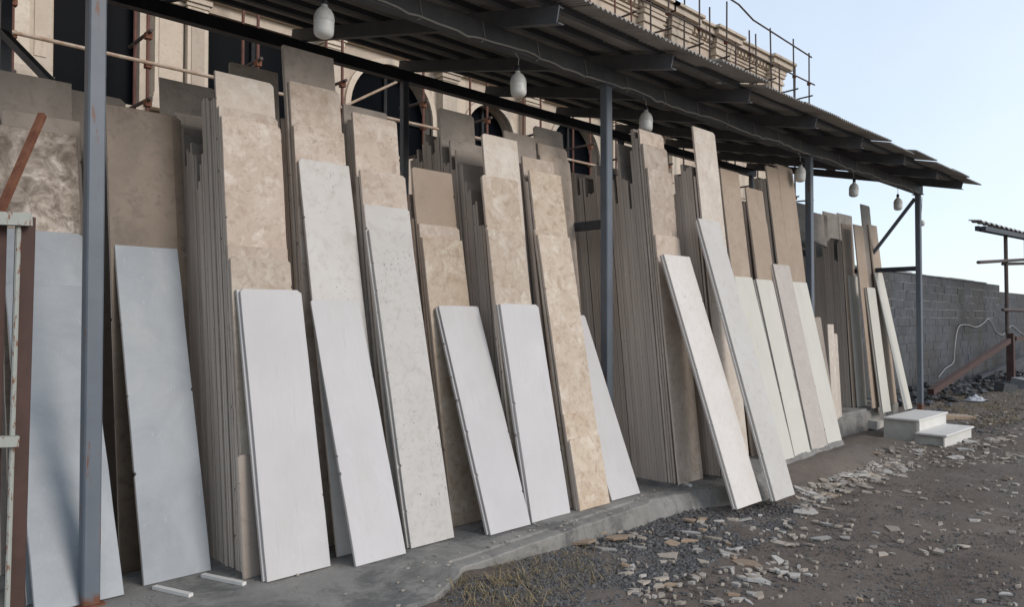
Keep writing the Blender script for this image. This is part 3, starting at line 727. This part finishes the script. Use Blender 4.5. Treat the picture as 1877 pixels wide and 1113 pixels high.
# ------------------------------------------------------------------ stone building behind
YW = 11.0
bd = empty('stone_building', (10, YW, -.2)); tag(bd, 'beige travertine building with arched windows and dentil cornice behind the shed', 'building')
fx = lambda p, Y=YW: onY((p, 200), Y).x
XL, XE, ZT = -6.0, fx(1424), 9.0
wins = [(fx(96), fx(255), 4.40, 6.0, 0), (fx(381), fx(560), 4.40, 6.0, 0)]
arches = [(fx(640), fx(791)), (fx(853), fx(940)), (fx(1008), fx(1097)), (fx(1160), fx(1210)), (fx(1262), fx(1300))]
ZS, DEP = 5.10, .35
def wall(x0, x1, z0, z1, mt='facade'): MB().box((x0, YW, z0), (x1, YW + DEP, z1)).build('wall_panel', M[mt], bd)
# lower wall, spandrels, panels above
cuts = [XL]
for a, b, *_ in wins: cuts += [a, b]
for a, b in arches: cuts += [a, b]
cuts.append(XE)
wall(XL, XE, -.4, 4.40)
for i in range(0, len(cuts), 2): wall(cuts[i], cuts[i+1], 4.402, 6.15, 'facade_b' if i % 4 else 'facade')
for a, b, z0, z1, _ in wins: wall(a + .001, b - .001, z1, 6.15)
wall(XL, XE, 6.152, ZT)
for a, b in arches:
    cx_, r = (a + b) / 2, (b - a) / 2; n = 24; zs = min(ZS, 6.02 - r)
    v = []; f = []
    arc = [(cx_ - r * math.cos(math.pi * k / n), zs + r * math.sin(math.pi * k / n)) for k in range(n + 1)]
    for y in (YW + .001, YW + DEP):
        v += [(x, y, z) for x, z in arc] + [(x, y, 6.149) for x, z in arc]
    N = n + 1
    for k in range(n):
        f.append([k, k+1, N+k+1, N+k]); f.append([k+1, k, 2*N+k, 2*N+k+1]); f.append([2*N+k+1, 2*N+k, 3*N+k, 3*N+k+1])
    MB().add(v, f).build('arch_spandrel', M['facade'], bd)
    v = []; f = []; R1 = r + .10
    for rr, y in ((r, YW + .05), (r, YW - .05), (R1, YW - .05), (R1, YW)):
        v += [(cx_ - rr, y, 4.42)] + [(cx_ - rr * math.cos(math.pi * k / n), y, zs + rr * math.sin(math.pi * k / n)) for k in range(n + 1)] + [(cx_ + rr, y, 4.42)]
    N = n + 3
    for q in range(3):
        for k in range(N - 1): f.append([q*N+k, q*N+k+1, (q+1)*N+k+1, (q+1)*N+k])
    MB().add(v, f).build('arch_trim', M['facade_b'], bd)
    wn = MB(); wn.add([(cx_ - r, YW + .25, 4.35), (cx_ + r, YW + .25, 4.35)] + [(cx_ + r * math.cos(math.pi * k / n), YW + .25, zs + r * math.sin(math.pi * k / n)) for k in range(n + 1)], [list(range(n + 3))])
    wp = wn.build('window', M['glass'], bd)
    MB().box((cx_ - .03, YW + .20, 4.42), (cx_ + .03, YW + .245, zs + r - .02)).build('mullion', M['inside'], wp); MB().box((a + .01, YW + .205, zs - .04), (b - .01, YW + .243, zs + .02)).build('transom_bar', M['inside'], wp)
for a, b, z0, z1, _ in wins:
    wo_ = MB().box((a, YW + .25, z0), (b, YW + .27, z1)).build('window', M['glass'], bd)
    MB().box(((a + b) / 2 - .03, YW + .20, z0), ((a + b) / 2 + .03, YW + .245, z1)).build('mullion', M['inside'], wo_)
    MB().box((a - .03, YW - .08, z0 - .10), (b + .03, YW + .05, z0 - .003)).build('sill', M['facade_b'], wo_)
def pilaster(p0, p1, proud, cap=True, base=True, panel=False):
    x0, x1 = fx(p0, YW - proud), fx(p1, YW - proud)
    o = MB().box((x0, YW - proud, 4.62), (x1, YW - .002, 6.0)).build('pilaster', M['facade_b'], bd)
    if panel:
        b = MB(); t = .02; y = YW - proud - .012
        for (u0, w0, u1, w1) in ((x0+.04, 4.78, x1-.04, 5.9),):
            b.box((u0+.012, y, w0+.012), (u1-.012, YW - proud - .001, w1))
        b.build('raised_panel', M['facade'], o)
    if base:
        b = MB()
        for z0, z1, e in ((4.40, 4.46, .05), (4.463, 4.55, .035), (4.553, 4.62, .018)): b.box((x0-e, YW-proud-e, z0), (x1+e, YW-.003, z1))
        b.build('pilaster_base', M['facade_b'], o)
    if cap:
        b = MB()
        for z0, z1, e in ((5.92, 5.97, .02), (5.973, 6.05, .05), (6.053, 6.10, .08), (6.103, 6.148, .11)): b.box((x0-e, YW-proud-e, z0), (x1+e, YW-.003, z1))
        b.build('capital', M['facade_b'], o)
pilaster(8, 52, .18); pilaster(52, 92, .10, cap=False, panel=True)
pilaster(283, 335, .15, panel=True); pilaster(343, 380, .24, panel=True, base=False)
pilaster(596, 624, .18); pilaster(812, 838, .18); pilaster(964, 988, .18); pilaster(1124, 1142, .18); pilaster(1232, 1246, .18); pilaster(1322, 1335, .18)
b = MB()
for z0, z1, e in ((6.152, 6.22, .10), (6.223, 6.34, .16), (6.343, 6.40, .26), (6.403, 6.44, .30)): b.box((XL, YW - e, z0), (XE + e, YW - .003, z1))
b.build('string_course', M['facade_b'], bd)
b = MB()
for z0, z1, e in ((8.92, 8.99, .05), (8.993, 9.05, .09), (9.053, 9.09, .06), (9.093, 9.21, .11), (9.213, 9.25, .17), (9.253, 9.40, .30), (9.403, 9.47, .38)): b.box((XL, YW - e, z0), (XE + e, YW + .4, z1))
b.build('cornice', M['facade_b'], bd)
b = MB(); x = fx(1080)
while x < XE: b.box((x, YW - .20, 9.115), (x + .10, YW - .112, 9.20)); x += .19
b.build('dentils', M['facade_b'], bd)['kind'] = 'stuff'
for p in (1180, 1231, 1312, 1412):
    x0 = fx(p, YW - .15); x1 = x0 + .75; b = MB()
    b.box((x0, YW - .15, 6.45), (x1, YW - .004, 8.55))
    for z0, z1, e in ((8.553, 8.62, .20), (8.623, 8.78, .17), (8.783, 8.86, .22), (8.863, 8.99, .19), (8.993, 9.09, .24), (9.093, 9.25, .27), (9.253, 9.40, .42), (9.403, 9.475, .50)): b.box((x0 - (e-.15), YW - e, z0), (x1 + (e-.15), YW - .005, z1))
    b.build('upper_pilaster', M['facade_b'], bd)
MB().box((XL, YW + DEP + .002, -.4), (XE - .002, YW + 12, 9.3)).build('rear_mass', M['facade'], bd)

# ------------------------------------------------------------------ scaffold in front of the building
scf = empty('scaffold', (10, 10.3, -.2)); tag(scf, 'rusty tube scaffold rising in front of the stone building', 'scaffold')
YO, YI = 10.15, 10.62
ro = random.Random(21)
SX = [fx(30, YO) - .05, fx(270, YO), fx(472, YO), fx(627, YO), fx(776, YO), fx(893, YO), fx(991, YO), 12.4, 13.9, 15.3, 16.7, 18.0, 19.3, 20.6, 22.0, 23.0]
for i, X in enumerate(SX):
    h = 10.2 + ro.uniform(-.4, .4) if X < 17 else 9.75 + ro.uniform(-.35, .25)
    for y in (YO, YI):
        t = Vector((X + ro.uniform(-.12, .12) * (X > 12), y, h + (0 if y == YO else ro.uniform(-.7, .1))))
        MB().tube([(X, y, -.3), (X, y, 6.5), t], .022, 8).build('standard', M['pipe_red'] if X < 14 else M['pipe'], scf)
    for z in (2.3, 4.25, 5.12, 6.9, 8.35):
        MB().tube([(X, YO - .12, z + .045), (X, YI + .2, z + .045 + ro.uniform(-.03, .03))], .024, 8).build('transom', M['pipe'], scf)
    for z in (4.25, 4.745, 5.12, 8.78): MB().box((X - .035, YO - .045, z - .04), (X + .04, YO + .045, z + .045)).build('coupler', M['rust'], scf)
for z, y, mt in ((2.2, YO - .05, 'pipe'), (4.745, YO - .05, 'pipe_pale'), (6.8, YO - .05, 'pipe'), (8.78, YO - .05, 'pipe')):
    for x0, x1 in ((-2, 5.1), (5.0, 9.6), (9.5, 15.2), (15.1, 19.5), (19.4, 23.3)):
        MB().tube([(x0, y + .0, z), (x1, y, z + ro.uniform(-.03, .03))], .024, 8).build('ledger', M[mt], scf)
MB().tube([(15.2, YO - .05, 10.05), (18.6, YO - .05, 9.95), (19.4, YO - .05, 9.75), (23.1, YO - .05, 9.62)], .024, 8).build('ledger', M['pipe'], scf)
MB().tube([onY((628, 196), YI + .1), onY((727, 150), YI + .1)], .022, 8).build('diagonal_tube', M['pipe_pale'], scf)

# ------------------------------------------------------------------ block wall running on beyond the shed
YK, CH, BL_ = 6.5, .2165, .405
bw = empty('block_wall', (20, YK, -.4)); tag(bw, 'long grey concrete block wall running beyond the end of the shed', 'wall')
me_b = None; rb = random.Random(9)
ZK0 = -.40
def block_mesh():
    b = MB(); x, z = BL_ - .007, CH - .009; c_ = .003
    b.add([(c_,0,c_),(x-c_,0,c_),(x-c_,0,z-c_),(c_,0,z-c_),(0,c_,0),(x,c_,0),(x,c_,z),(0,c_,z),(0,.19,0),(x,.19,0),(x,.19,z),(0,.19,z)],
          [[0,1,2,3],[0,4,5,1],[1,5,6,2],[2,6,7,3],[3,7,4,0],[4,8,9,5],[5,9,10,6],[6,10,11,7],[7,11,8,4],[8,11,10,9]])
    return b
bm0 = block_mesh(); far = MB(); cnt = 0
proto = None
for r_ in range(14):
    z = ZK0 + r_ * CH + .008
    x = 13.9 + (BL_ / 2 if r_ % 2 else 0)
    while x < 60:
        if r_ == 13 and x > 29.0: break
        dy = rb.uniform(-.006, .006)
        if x < 21.2 and cnt < 290 and r_ > 0:
            if proto is None:
                proto = bm0.build('block', M['block']); o = proto
            else:
                o = proto.copy(); col.objects.link(o)
            o.parent = bw; o.location = Vector((x, YK + dy, z)) - Vector(bw.location); cnt += 1
        else: far.add([(p[0] + x, p[1] + YK + dy, p[2] + z) for p in bm0.v], bm0.f)
        x += BL_
fo = far.build('far_blocks', M['block'], bw); fo['kind'] = 'stuff'
b = MB(); b.box((13.9, YK + .009, ZK0), (60, YK + .18, ZK0 + 13 * CH + .002)); b.box((13.9, YK + .0095, ZK0 + 13 * CH), (29.0, YK + .18, ZK0 + 14 * CH + .004))
rid = MB()
for r_ in range(9, 14):          # squeezed mortar ridges
    x = 13.9; z = ZK0 + r_ * CH
    while x < 29:
        L = rb.uniform(.15, .6)
        if rb.random() < .75: rid.tube([(x, YK + .006, z + rb.uniform(-.006, .006)), (x + L * .5, YK - .004, z + rb.uniform(-.012, .006)), (x + L, YK + .006, z)], rb.uniform(.008, .014), 5)
        x += L
b.build('mortar', M['block'], bw); b = rid; b.build('mortar_ridges', M['mortar'], bw)
b = MB(); x = 13.9
while x < 26.5: L = rb.uniform(.8, 1.6); b.box((x, YK - .03, ZK0 + 14 * CH + .006), (x + L - .01, YK + .22, ZK0 + 14 * CH + .03 + rb.uniform(0, .02))); x += L
b.build('coping', M['mortar'], bw)
pts = [onY(q, YK - .04) for q in ((1720, 692), (1733, 676), (1748, 664), (1750, 640), (1754, 610), (1760, 597), (1775, 596), (1788, 600), (1800, 595), (1811, 585), (1818, 592), (1826, 608), (1838, 614), (1846, 605), (1855, 597), (1866, 606), (1880, 615), (1900, 612))]
tb = []
for i in range(len(pts) - 1):
    p0, p1, p2, p3 = pts[max(0, i-1)], pts[i], pts[i+1], pts[min(len(pts)-1, i+2)]
    for t in (0, .25, .5, .75): tb.append(.5 * ((2*p1) + (p2-p0)*t + (2*p0-5*p1+4*p2-p3)*t*t + (3*p1-p0-3*p2+p3)*t**3))
MB().tube(tb, .011, 7).build('hose', M['hose'], origin=tuple(pts[0]), smooth=True); tag(col.objects[-1], 'white hose looped along the grey block wall', 'hose')

# ------------------------------------------------------------------ steel frame at the far right
fr = empty('steel_frame', (25.4, 5.46, -.4)); tag(fr, 'brown steel frame with a small sheet roof at the right edge', 'steel frame')
YQ = 5.46; Q = lambda x, y, yy=YQ: onY((x, y), yy)
gzf = gz(25.4, YQ)
p = Q(1852, 611); MB().beam((p.x, YQ, gzf - .05), p, .18, .18, up=(0,1,0)).build('stub_post', M['rust_beam'], fr)
a = Q(1706, 719, YQ - .05); MB().beam((a.x, a.y, max(a.z, gz(a.x, a.y))), Q(1848, 625, YQ - .05), .13, .13).build('raking_beam', M['rust_beam'], fr)
MB().beam(Q(1796, 692, YQ + .4), Q(1910, 640, YQ + .4), .10, .10).build('raking_beam', M['dark_steel'], fr)
MB().beam(Q(1858, 621), Q(1940, 617), .15, .12).build('cross_beam', M['rust_beam'], fr)
p = Q(1843, 424); MB().tube([(p.x, YQ, p.z), (p.x + .05, YQ, Q(1845, 612).z)], .05, 8).build('tube_post', M['pipe'], fr)
p2 = Q(1880, 434); MB().tube([(p2.x, YQ, p2.z), (p2.x, YQ, gzf)], .05, 8).build('tube_post', M['pipe'], fr)
for u, v_, y in (((1793, 481), (1930, 473), -.06), ((1838, 484), (1930, 482), .06), ((1838, 568), (1930, 571), -.06)):
    MB().tube([Q(*u, YQ + y), Q(*v_, YQ + y)], .045, 8).build('cross_tube', M['pipe'], fr)
b = MB(); a, d_ = Q(1796, 404, YQ - .12), Q(1930, 440, YQ - .12)
nv = 90; v = []; f = []
for i in range(nv + 1):
    t = i / nv; p = a + (d_ - a) * t; zz = .03 * math.sin(i * 1.2)
    for k, (yy, dz) in enumerate(((0, 0), (.26, .03), (.26, .015), (0, -.015))): v.append((p.x, p.y + yy, p.z + dz + zz))
for i in range(nv):
    for k in range(4): f.append([i*4+k, i*4+(k+1) % 4, (i+1)*4+(k+1) % 4, (i+1)*4+k])
b.add(v, f).build('roof_sheet', M['sheet'], fr)
for k, yy in enumerate((-.6, -.45)):
    MB().beam(Q(1799, 411, YQ - .12) + Vector((.2, yy + .6, -.09 + .1 * (yy + .6))), d_ + Vector((0, yy + .6, -.09 + .1 * (yy + .6))), .1, .12).build('purlin', M['dark_steel'], fr)

# ------------------------------------------------------------------ white marble steps
st = empty('marble_steps', (12.9, 3.7, -.36)); tag(st, 'two low white marble steps beside the far end of the plinth', 'steps')
MB().box((12.28, 3.83, -.40), (13.6, 4.3, -.022)).build('upper_block', M['riser'], st)
MB().box((12.16, 3.44, -.40), (13.45, 3.828, -.196)).build('lower_block', M['riser'], st)
MB().box((12.30, 3.80, -.19), (13.58, 3.827, -.024)).build('riser', M['marble_white'], st)
def tread(x0, x1, y0, y1, z): 
    b = MB(); c_ = .008; v = []
    for (e, zz) in ((c_, z - .032), (0, z - .032 + c_), (0, z - c_), (c_, z)): v += [(x0 + e, y0 + e, zz), (x1 - e, y0 + e, zz), (x1 - e, y1 - e, zz), (x0 + e, y1 - e, zz)]
    f = [[3,2,1,0],[12,13,14,15]]
    for q in range(3):
        for k in range(4): f.append([q*4+k, q*4+(k+1) % 4, q*4+4+(k+1) % 4, q*4+4+k])
    return b.add(v, f)
tread(12.22, 13.62, 3.78, 4.28, .012).build('tread', M['marble_white'], st)
tread(12.10, 13.48, 3.38, 3.80, -.162).build('tread', M['marble_white'], st)
MB().box((12.12, 3.415, -.42), (13.46, 3.437, -.196)).build('riser', M['marble_white'], st)
for q, L, rz, lb, mt in [((1600, 785), .55, 8, 'tilted pale kerb piece leaning at the plinth end by the steps', 'riser'), ((1750, 769), .75, -30, 'flat tan stone slab lying behind the marble steps', 'chip_c')]:
    p = ground(q); b = MB(); b.box((-L/2, -.12, -.05), (L/2, .12, .09 if mt == 'riser' else .03)); o = b.build('kerb_piece' if mt == 'riser' else 'loose_slab', M[mt]); o.location = p + Vector((0, 0, .05)); o.rotation_euler = (R(6), R(4), R(rz)); tag(o, lb, 'stone piece')

# ------------------------------------------------------------------ chips, gravel, grass
rg = random.Random(4)
def poly_in(q, P_):
    x, y = q; r_ = False
    for (x1, y1), (x2, y2) in zip(P_, P_[1:] + P_[:1]):
        if (y1 > y) != (y2 > y) and x < (x2 - x1) * (y - y1) / (y2 - y1) + x1: r_ = not r_
    return r_
def sample(P_):
    x0, x1 = min(p[0] for p in P_), max(p[0] for p in P_); y0, y1 = min(p[1] for p in P_), max(p[1] for p in P_)
    while True:
        q = (rg.uniform(x0, x1), rg.uniform(y0, y1))
        if poly_in(q, P_): return q
def chip_poly(n, s, asp):
    a0 = rg.uniform(0, 6.28); an = sorted(rg.uniform(0, 6.28) for _ in range(n))
    an = [a0 + 6.283 * (k + rg.uniform(-.42, .42)) / n for k in range(n)]
    return [(s * math.cos(a) * rg.uniform(.6, 1.15), s * asp * math.sin(a) * rg.uniform(.7, 1.1)) for a in an]
def chip_geo(s, asp, t, n):
    P_ = chip_poly(n, s, asp); v = [(x * .97, y * .97, t) for x, y in P_] + [(x, y, t * .8) for x, y in P_] + [(x * .95, y * .95, -t * .3) for x, y in P_]
    f = [list(range(n))]
    for i in range(n):
        k = (i + 1) % n; f += [[n+i, n+k, k, i], [2*n+i, 2*n+k, n+k, n+i]]
    return v, f
cm = {}
for mt in ('chip_a', 'chip_b', 'chip_c'):
    cm[mt] = []
    for k in range(16):
        v, f = chip_geo(1, rg.uniform(.35, .8), .17, rg.choice((4, 4, 5, 6))); me = bpy.data.meshes.new('stone_chip'); me.from_pydata(v, [], f); me.materials.append(M[mt]); me.update(); cm[mt].append(me)
regs = [([(1050, 985), (1330, 945), (1480, 950), (1500, 1040), (1420, 1113), (1160, 1113), (1140, 1050)], 95, (.03, .10), .10),
        ([(1455, 905), (1560, 850), (1640, 815), (1860, 800), (1877, 850), (1700, 862), (1560, 900), (1470, 945)], 120, (.05, .14), .12),
        ([(1440, 950), (1600, 900), (1877, 860), (1877, 1000), (1700, 1020), (1500, 1030)], 28, (.04, .11), .10),
        ([(1500, 1040), (1877, 990), (1877, 1113), (1400, 1113)], 9, (.02, .04), .06),
        ([(1660, 740), (1877, 715), (1877, 800), (1790, 800)], 22, (.05, .12), .12)]
LBS = ['broken travertine chip lying in the gravel near the plinth kerb', 'broken stone chip in the dense drift below the cream slabs and steps', 'broken stone chip scattered on the bare brown soil',
       'small stone chip on the soil at the lower right', 'stone fragment strewn on the far ground beyond the steps']
centers = []
for ri, (P_, nn, (s0, s1), _) in enumerate(regs):
    cl = [sample(P_) for _ in range(9)]
    for k in range(nn):
        if rg.random() < .6:
            q0 = rg.choice(cl); q = (q0[0] + rg.gauss(0, 34), q0[1] + rg.gauss(0, 9))
            if not poly_in(q, P_): q = sample(P_)
        else: q = sample(P_)
        p = ground(q); s = rg.uniform(s0, s1) * rg.choice((.6, .7, .8, 1, 1.35)); mt = rg.choices(('chip_a', 'chip_b', 'chip_c'), (5, 4, 1))[0]
        o = bpy.data.objects.new('stone_chip', rg.choice(cm[mt])); col.objects.link(o)
        o.location = p + Vector((0, 0, .006)); o.scale = (s, s, rg.uniform(.05, .10)); o.rotation_euler = (rg.gauss(0, .09), rg.gauss(0, .09), rg.uniform(0, 6.28))
        lb_ = {'chip_a': 'beige ', 'chip_b': 'off-white ', 'chip_c': 'tan '}[mt] + LBS[ri]; tag(o, lb_, 'stone chip', lb_ + ' group')
for q, s, mt, lb in [((1068, 990), .085, 'chip_c', 'tan broken tile nearest the kerb end, one of a cluster'), ((1072, 1003), .10, 'chip_c', 'tan triangular tile in front of the kerb cluster'), ((1100, 986), .085, 'chip_c', 'brownish tile in the middle of the kerb cluster'), ((1132, 995), .12, 'chip_c', 'largest tan tile at the end of the kerb cluster'),
                     ((1265, 962), .07, 'chip_c', 'dull red tile shard lying on the gravel')]:
    p = ground(q); o = bpy.data.objects.new('broken_tile', rg.choice(cm[mt])); col.objects.link(o); o.location = p + Vector((0, 0, .03)); o.scale = (s, s, .075); o.rotation_euler = (rg.gauss(0, .12), rg.gauss(0, .12), rg.uniform(0, 6)); tag(o, lb, 'broken tile')

def scatter_mesh(name, items, mt, smooth=False):
    V_, F_ = [], []
    n0 = 0
    for v, f in items:
        V_.append(np.asarray(v)); F_ += [[i + n0 for i in q] for q in f]; n0 += len(v)
    me = bpy.data.meshes.new(name); me.from_pydata(np.concatenate(V_).tolist(), [], F_); me.materials.append(mt); me.update()
    o = bpy.data.objects.new(name, me); col.objects.link(o); return o
octv = np.array([(1,0,0),(.5,.85,0),(-.5,.87,0),(-1,0,0),(-.5,-.86,0),(.5,-.87,0),(.45,.3,.62),(-.4,.35,.68),(-.05,-.5,.6),(0,0,-.6)])
octf = [[0,1,6],[1,2,7],[1,7,6],[2,3,7],[3,4,8],[3,8,7],[4,5,8],[5,0,6],[5,6,8],[6,7,8],[1,0,9],[2,1,9],[3,2,9],[4,3,9],[5,4,9],[0,5,9]]
npr = np.random.default_rng(2)
def pebble(p, s):
    a = rg.uniform(0, 6.28); ca, sa = math.cos(a), math.sin(a)
    v = octv * npr.uniform(.7, 1.25, octv.shape) * (s, s * rg.uniform(.6, 1), s * rg.uniform(.5, .9))
    v = np.stack([v[:,0]*ca - v[:,1]*sa, v[:,0]*sa + v[:,1]*ca, v[:,2]], 1) + (p.x, p.y, p.z + s * .15); return v, octf
items = []
GP0 = [(800, 1113), (880, 1050), (1000, 1015), (1110, 1030), (1010, 1113)]
for _ in range(2600): items.append(pebble(ground(sample(GP0)), rg.uniform(.005, .017)))
GP = [(900, 1020), (1080, 985), (1200, 945), (1330, 925), (1440, 920), (1480, 930), (1440, 985), (1330, 1020), (1250, 1060), (1130, 1113), (1000, 1113), (960, 1060)]
for _ in range(8500): items.append(pebble(ground(sample(GP)), rg.uniform(.007, .022)))
GP2 = [(1440, 960), (1560, 860), (1877, 800), (1877, 1113), (1100, 1113), (1250, 1040)]
for _ in range(3200): items.append(pebble(ground(sample(GP2)), rg.uniform(.005, .013)))
for _ in range(700): items.append(pebble(ground(sample([(1640, 730), (1877, 705), (1877, 800), (1780, 800)])), rg.uniform(.015, .04)))
for _ in range(2500):           # ground the picture sees at its lower edge and around
    X, Y = rg.uniform(1.5, 9), rg.uniform(.6, 3.2); items.append(pebble(Vector((X, Y, gz(X, Y))), rg.uniform(.005, .013)))
o = scatter_mesh('gravel', items, M['gravel']); tag(o, 'dark grey gravel strewn along the foot of the plinth', 'gravel', kind='stuff')
items = []
for ri, (P_, nn, (s0, s1), _) in enumerate(regs):
    for _ in range(int(nn * (1.8, 4, 4, 8, 4)[ri])):
        p = ground(sample(P_)); s = rg.uniform(.12, .7) ** 1.4 * (s0 + s1) / 2; v, f = chip_geo(s, rg.uniform(.4, .9), .012, 5); a = rg.uniform(0, 6.28)
        v = np.array(v); v = np.stack([v[:,0]*math.cos(a) - v[:,1]*math.sin(a), v[:,0]*math.sin(a) + v[:,1]*math.cos(a), v[:,2] + v[:,0] * rg.gauss(0, .12)], 1) + (p.x, p.y, p.z + .01); items.append((v, f))
for _ in range(110):
    X = rg.uniform(1.6, 7); Y = interp(X, eY) + abs(rg.gauss(.05, .22)); s = rg.uniform(.004, .018); v, f = chip_geo(s, rg.uniform(.4, .9), .006, 5)
    items.append((np.array(v) + (X, Y, .005), f))
o = scatter_mesh('small_chips', items, M['chips']); tag(o, 'small pale stone splinters scattered over gravel and soil', 'chips', kind='stuff')
# dry grass
items = []
def blade(p, h, lean):
    a = rg.uniform(0, 6.28); w_ = rg.uniform(.0015, .003); d = Vector((math.cos(a), math.sin(a), 0)); n_ = Vector((-d.y, d.x, 0)) * w_
    b1 = p + d * h * lean * .4 + Vector((0, 0, h * .55)); b2 = p + d * h * lean + Vector((0, 0, h * max(.15, 1 - .4 * lean)))
    return [tuple(p - n_), tuple(p + n_), tuple(b1 + n_ * .8), tuple(b1 - n_ * .8), tuple(b2)], [[0,1,2,3],[3,2,4]]
GG = [(800, 1113), (840, 1075), (900, 1045), (960, 1035), (1030, 1015), (1100, 1020), (1110, 1050), (1040, 1075), (1010, 1113)]
tufts = [(lambda q: (q[0] + rg.gauss(0, 22), q[1] + rg.gauss(0, 9)))(sample(GG)) for _ in range(120)]
for q in tufts:
    p = ground(q); nb = int(4 + 26 * rg.random() ** 2.2)
    for _ in range(nb): items.append(blade(p + Vector((rg.gauss(0, .05), rg.gauss(0, .05), 0)), rg.uniform(.015, .05) if rg.random() < .85 else rg.uniform(.06, .11), rg.uniform(.5, 2.2)))
for q in [sample([(1690, 735), (1877, 715), (1877, 775), (1790, 785)]) for _ in range(260)]:
    p = ground(q)
    for _ in range(14): items.append(blade(p + Vector((rg.gauss(0, .12), rg.gauss(0, .12), 0)), rg.uniform(.03, .10), rg.uniform(.3, 1.2)))
o = scatter_mesh('dry_grass', items, M['grass']); tag(o, 'patchy dry brown grass at the foot of the kerb and far ground', 'grass', kind='stuff')

# ------------------------------------------------------------------ rubble at the foot of the block wall
items = []
for _ in range(420):
    q = (rg.uniform(1625, 1900), rg.uniform(676, 716)); X = rg.uniform(14.5, 34); Y = YK - abs(rg.gauss(.5, .35)) - .15; h = max(0, .32 - .22 * (YK - Y)) * rg.random()
    items.append(pebble(Vector((X, Y, gz(X, Y) + h)), rg.uniform(.04, .16)))
o = scatter_mesh('rubble', items, M['block']); tag(o, 'heap of grey rubble along the foot of the block wall', 'rubble', kind='stuff')
def chunk(q, s, mt, lb, name='rubble_block'):
    p = ground(q); b = MB(); b.box((-s, -s*.6, -s*.1), (s, s*.6, s*.9)); o = b.build(name, M[mt]); o.location = p; o.rotation_euler = (R(rg.uniform(-14, 14)), R(rg.uniform(-14, 14)), rg.uniform(0, 3)); tag(o, lb, 'concrete block')
chunk((1842, 718), .24, 'block', 'loose concrete block standing below the brown steel frame'); chunk((1790, 712), .15, 'block', 'tilted concrete block lying in the rubble before the wall'); chunk((1872, 712), .3, 'mortar', 'long pale concrete block at the right edge')
for q, s, lb in [((1770, 700), .45, 'crumpled clear plastic sheet on the rubble heap'), ((1865, 690), .4, 'white plastic bag caught under the brown frame'), ((1788, 736), .32, 'flattened pale plastic scrap on the far ground')]:
    p = ground(q); v = []; f = []; n_ = 14
    for i in range(n_ + 1):
        for j in range(n_ + 1):
            x, y = (i / n_ - .5) * 2, (j / n_ - .5) * 2; r2 = max(0, 1 - x*x - y*y)
            v.append((x * s, y * s * .6, .42 * s * r2 * (.6 + .8 * mnoise.noise((x * 3 + q[0], y * 3, 1))) + .08 * s * mnoise.noise((x * 7, y * 7, q[0]))))
    for i in range(n_):
        for j in range(n_): a = i*(n_+1)+j; f.append([a, a+n_+1, a+n_+2, a+1])
    o = MB().add(v, f).build('plastic_sheet', M['plastic']); o.location = p + Vector((0, 0, .03)); tag(o, lb, 'plastic')
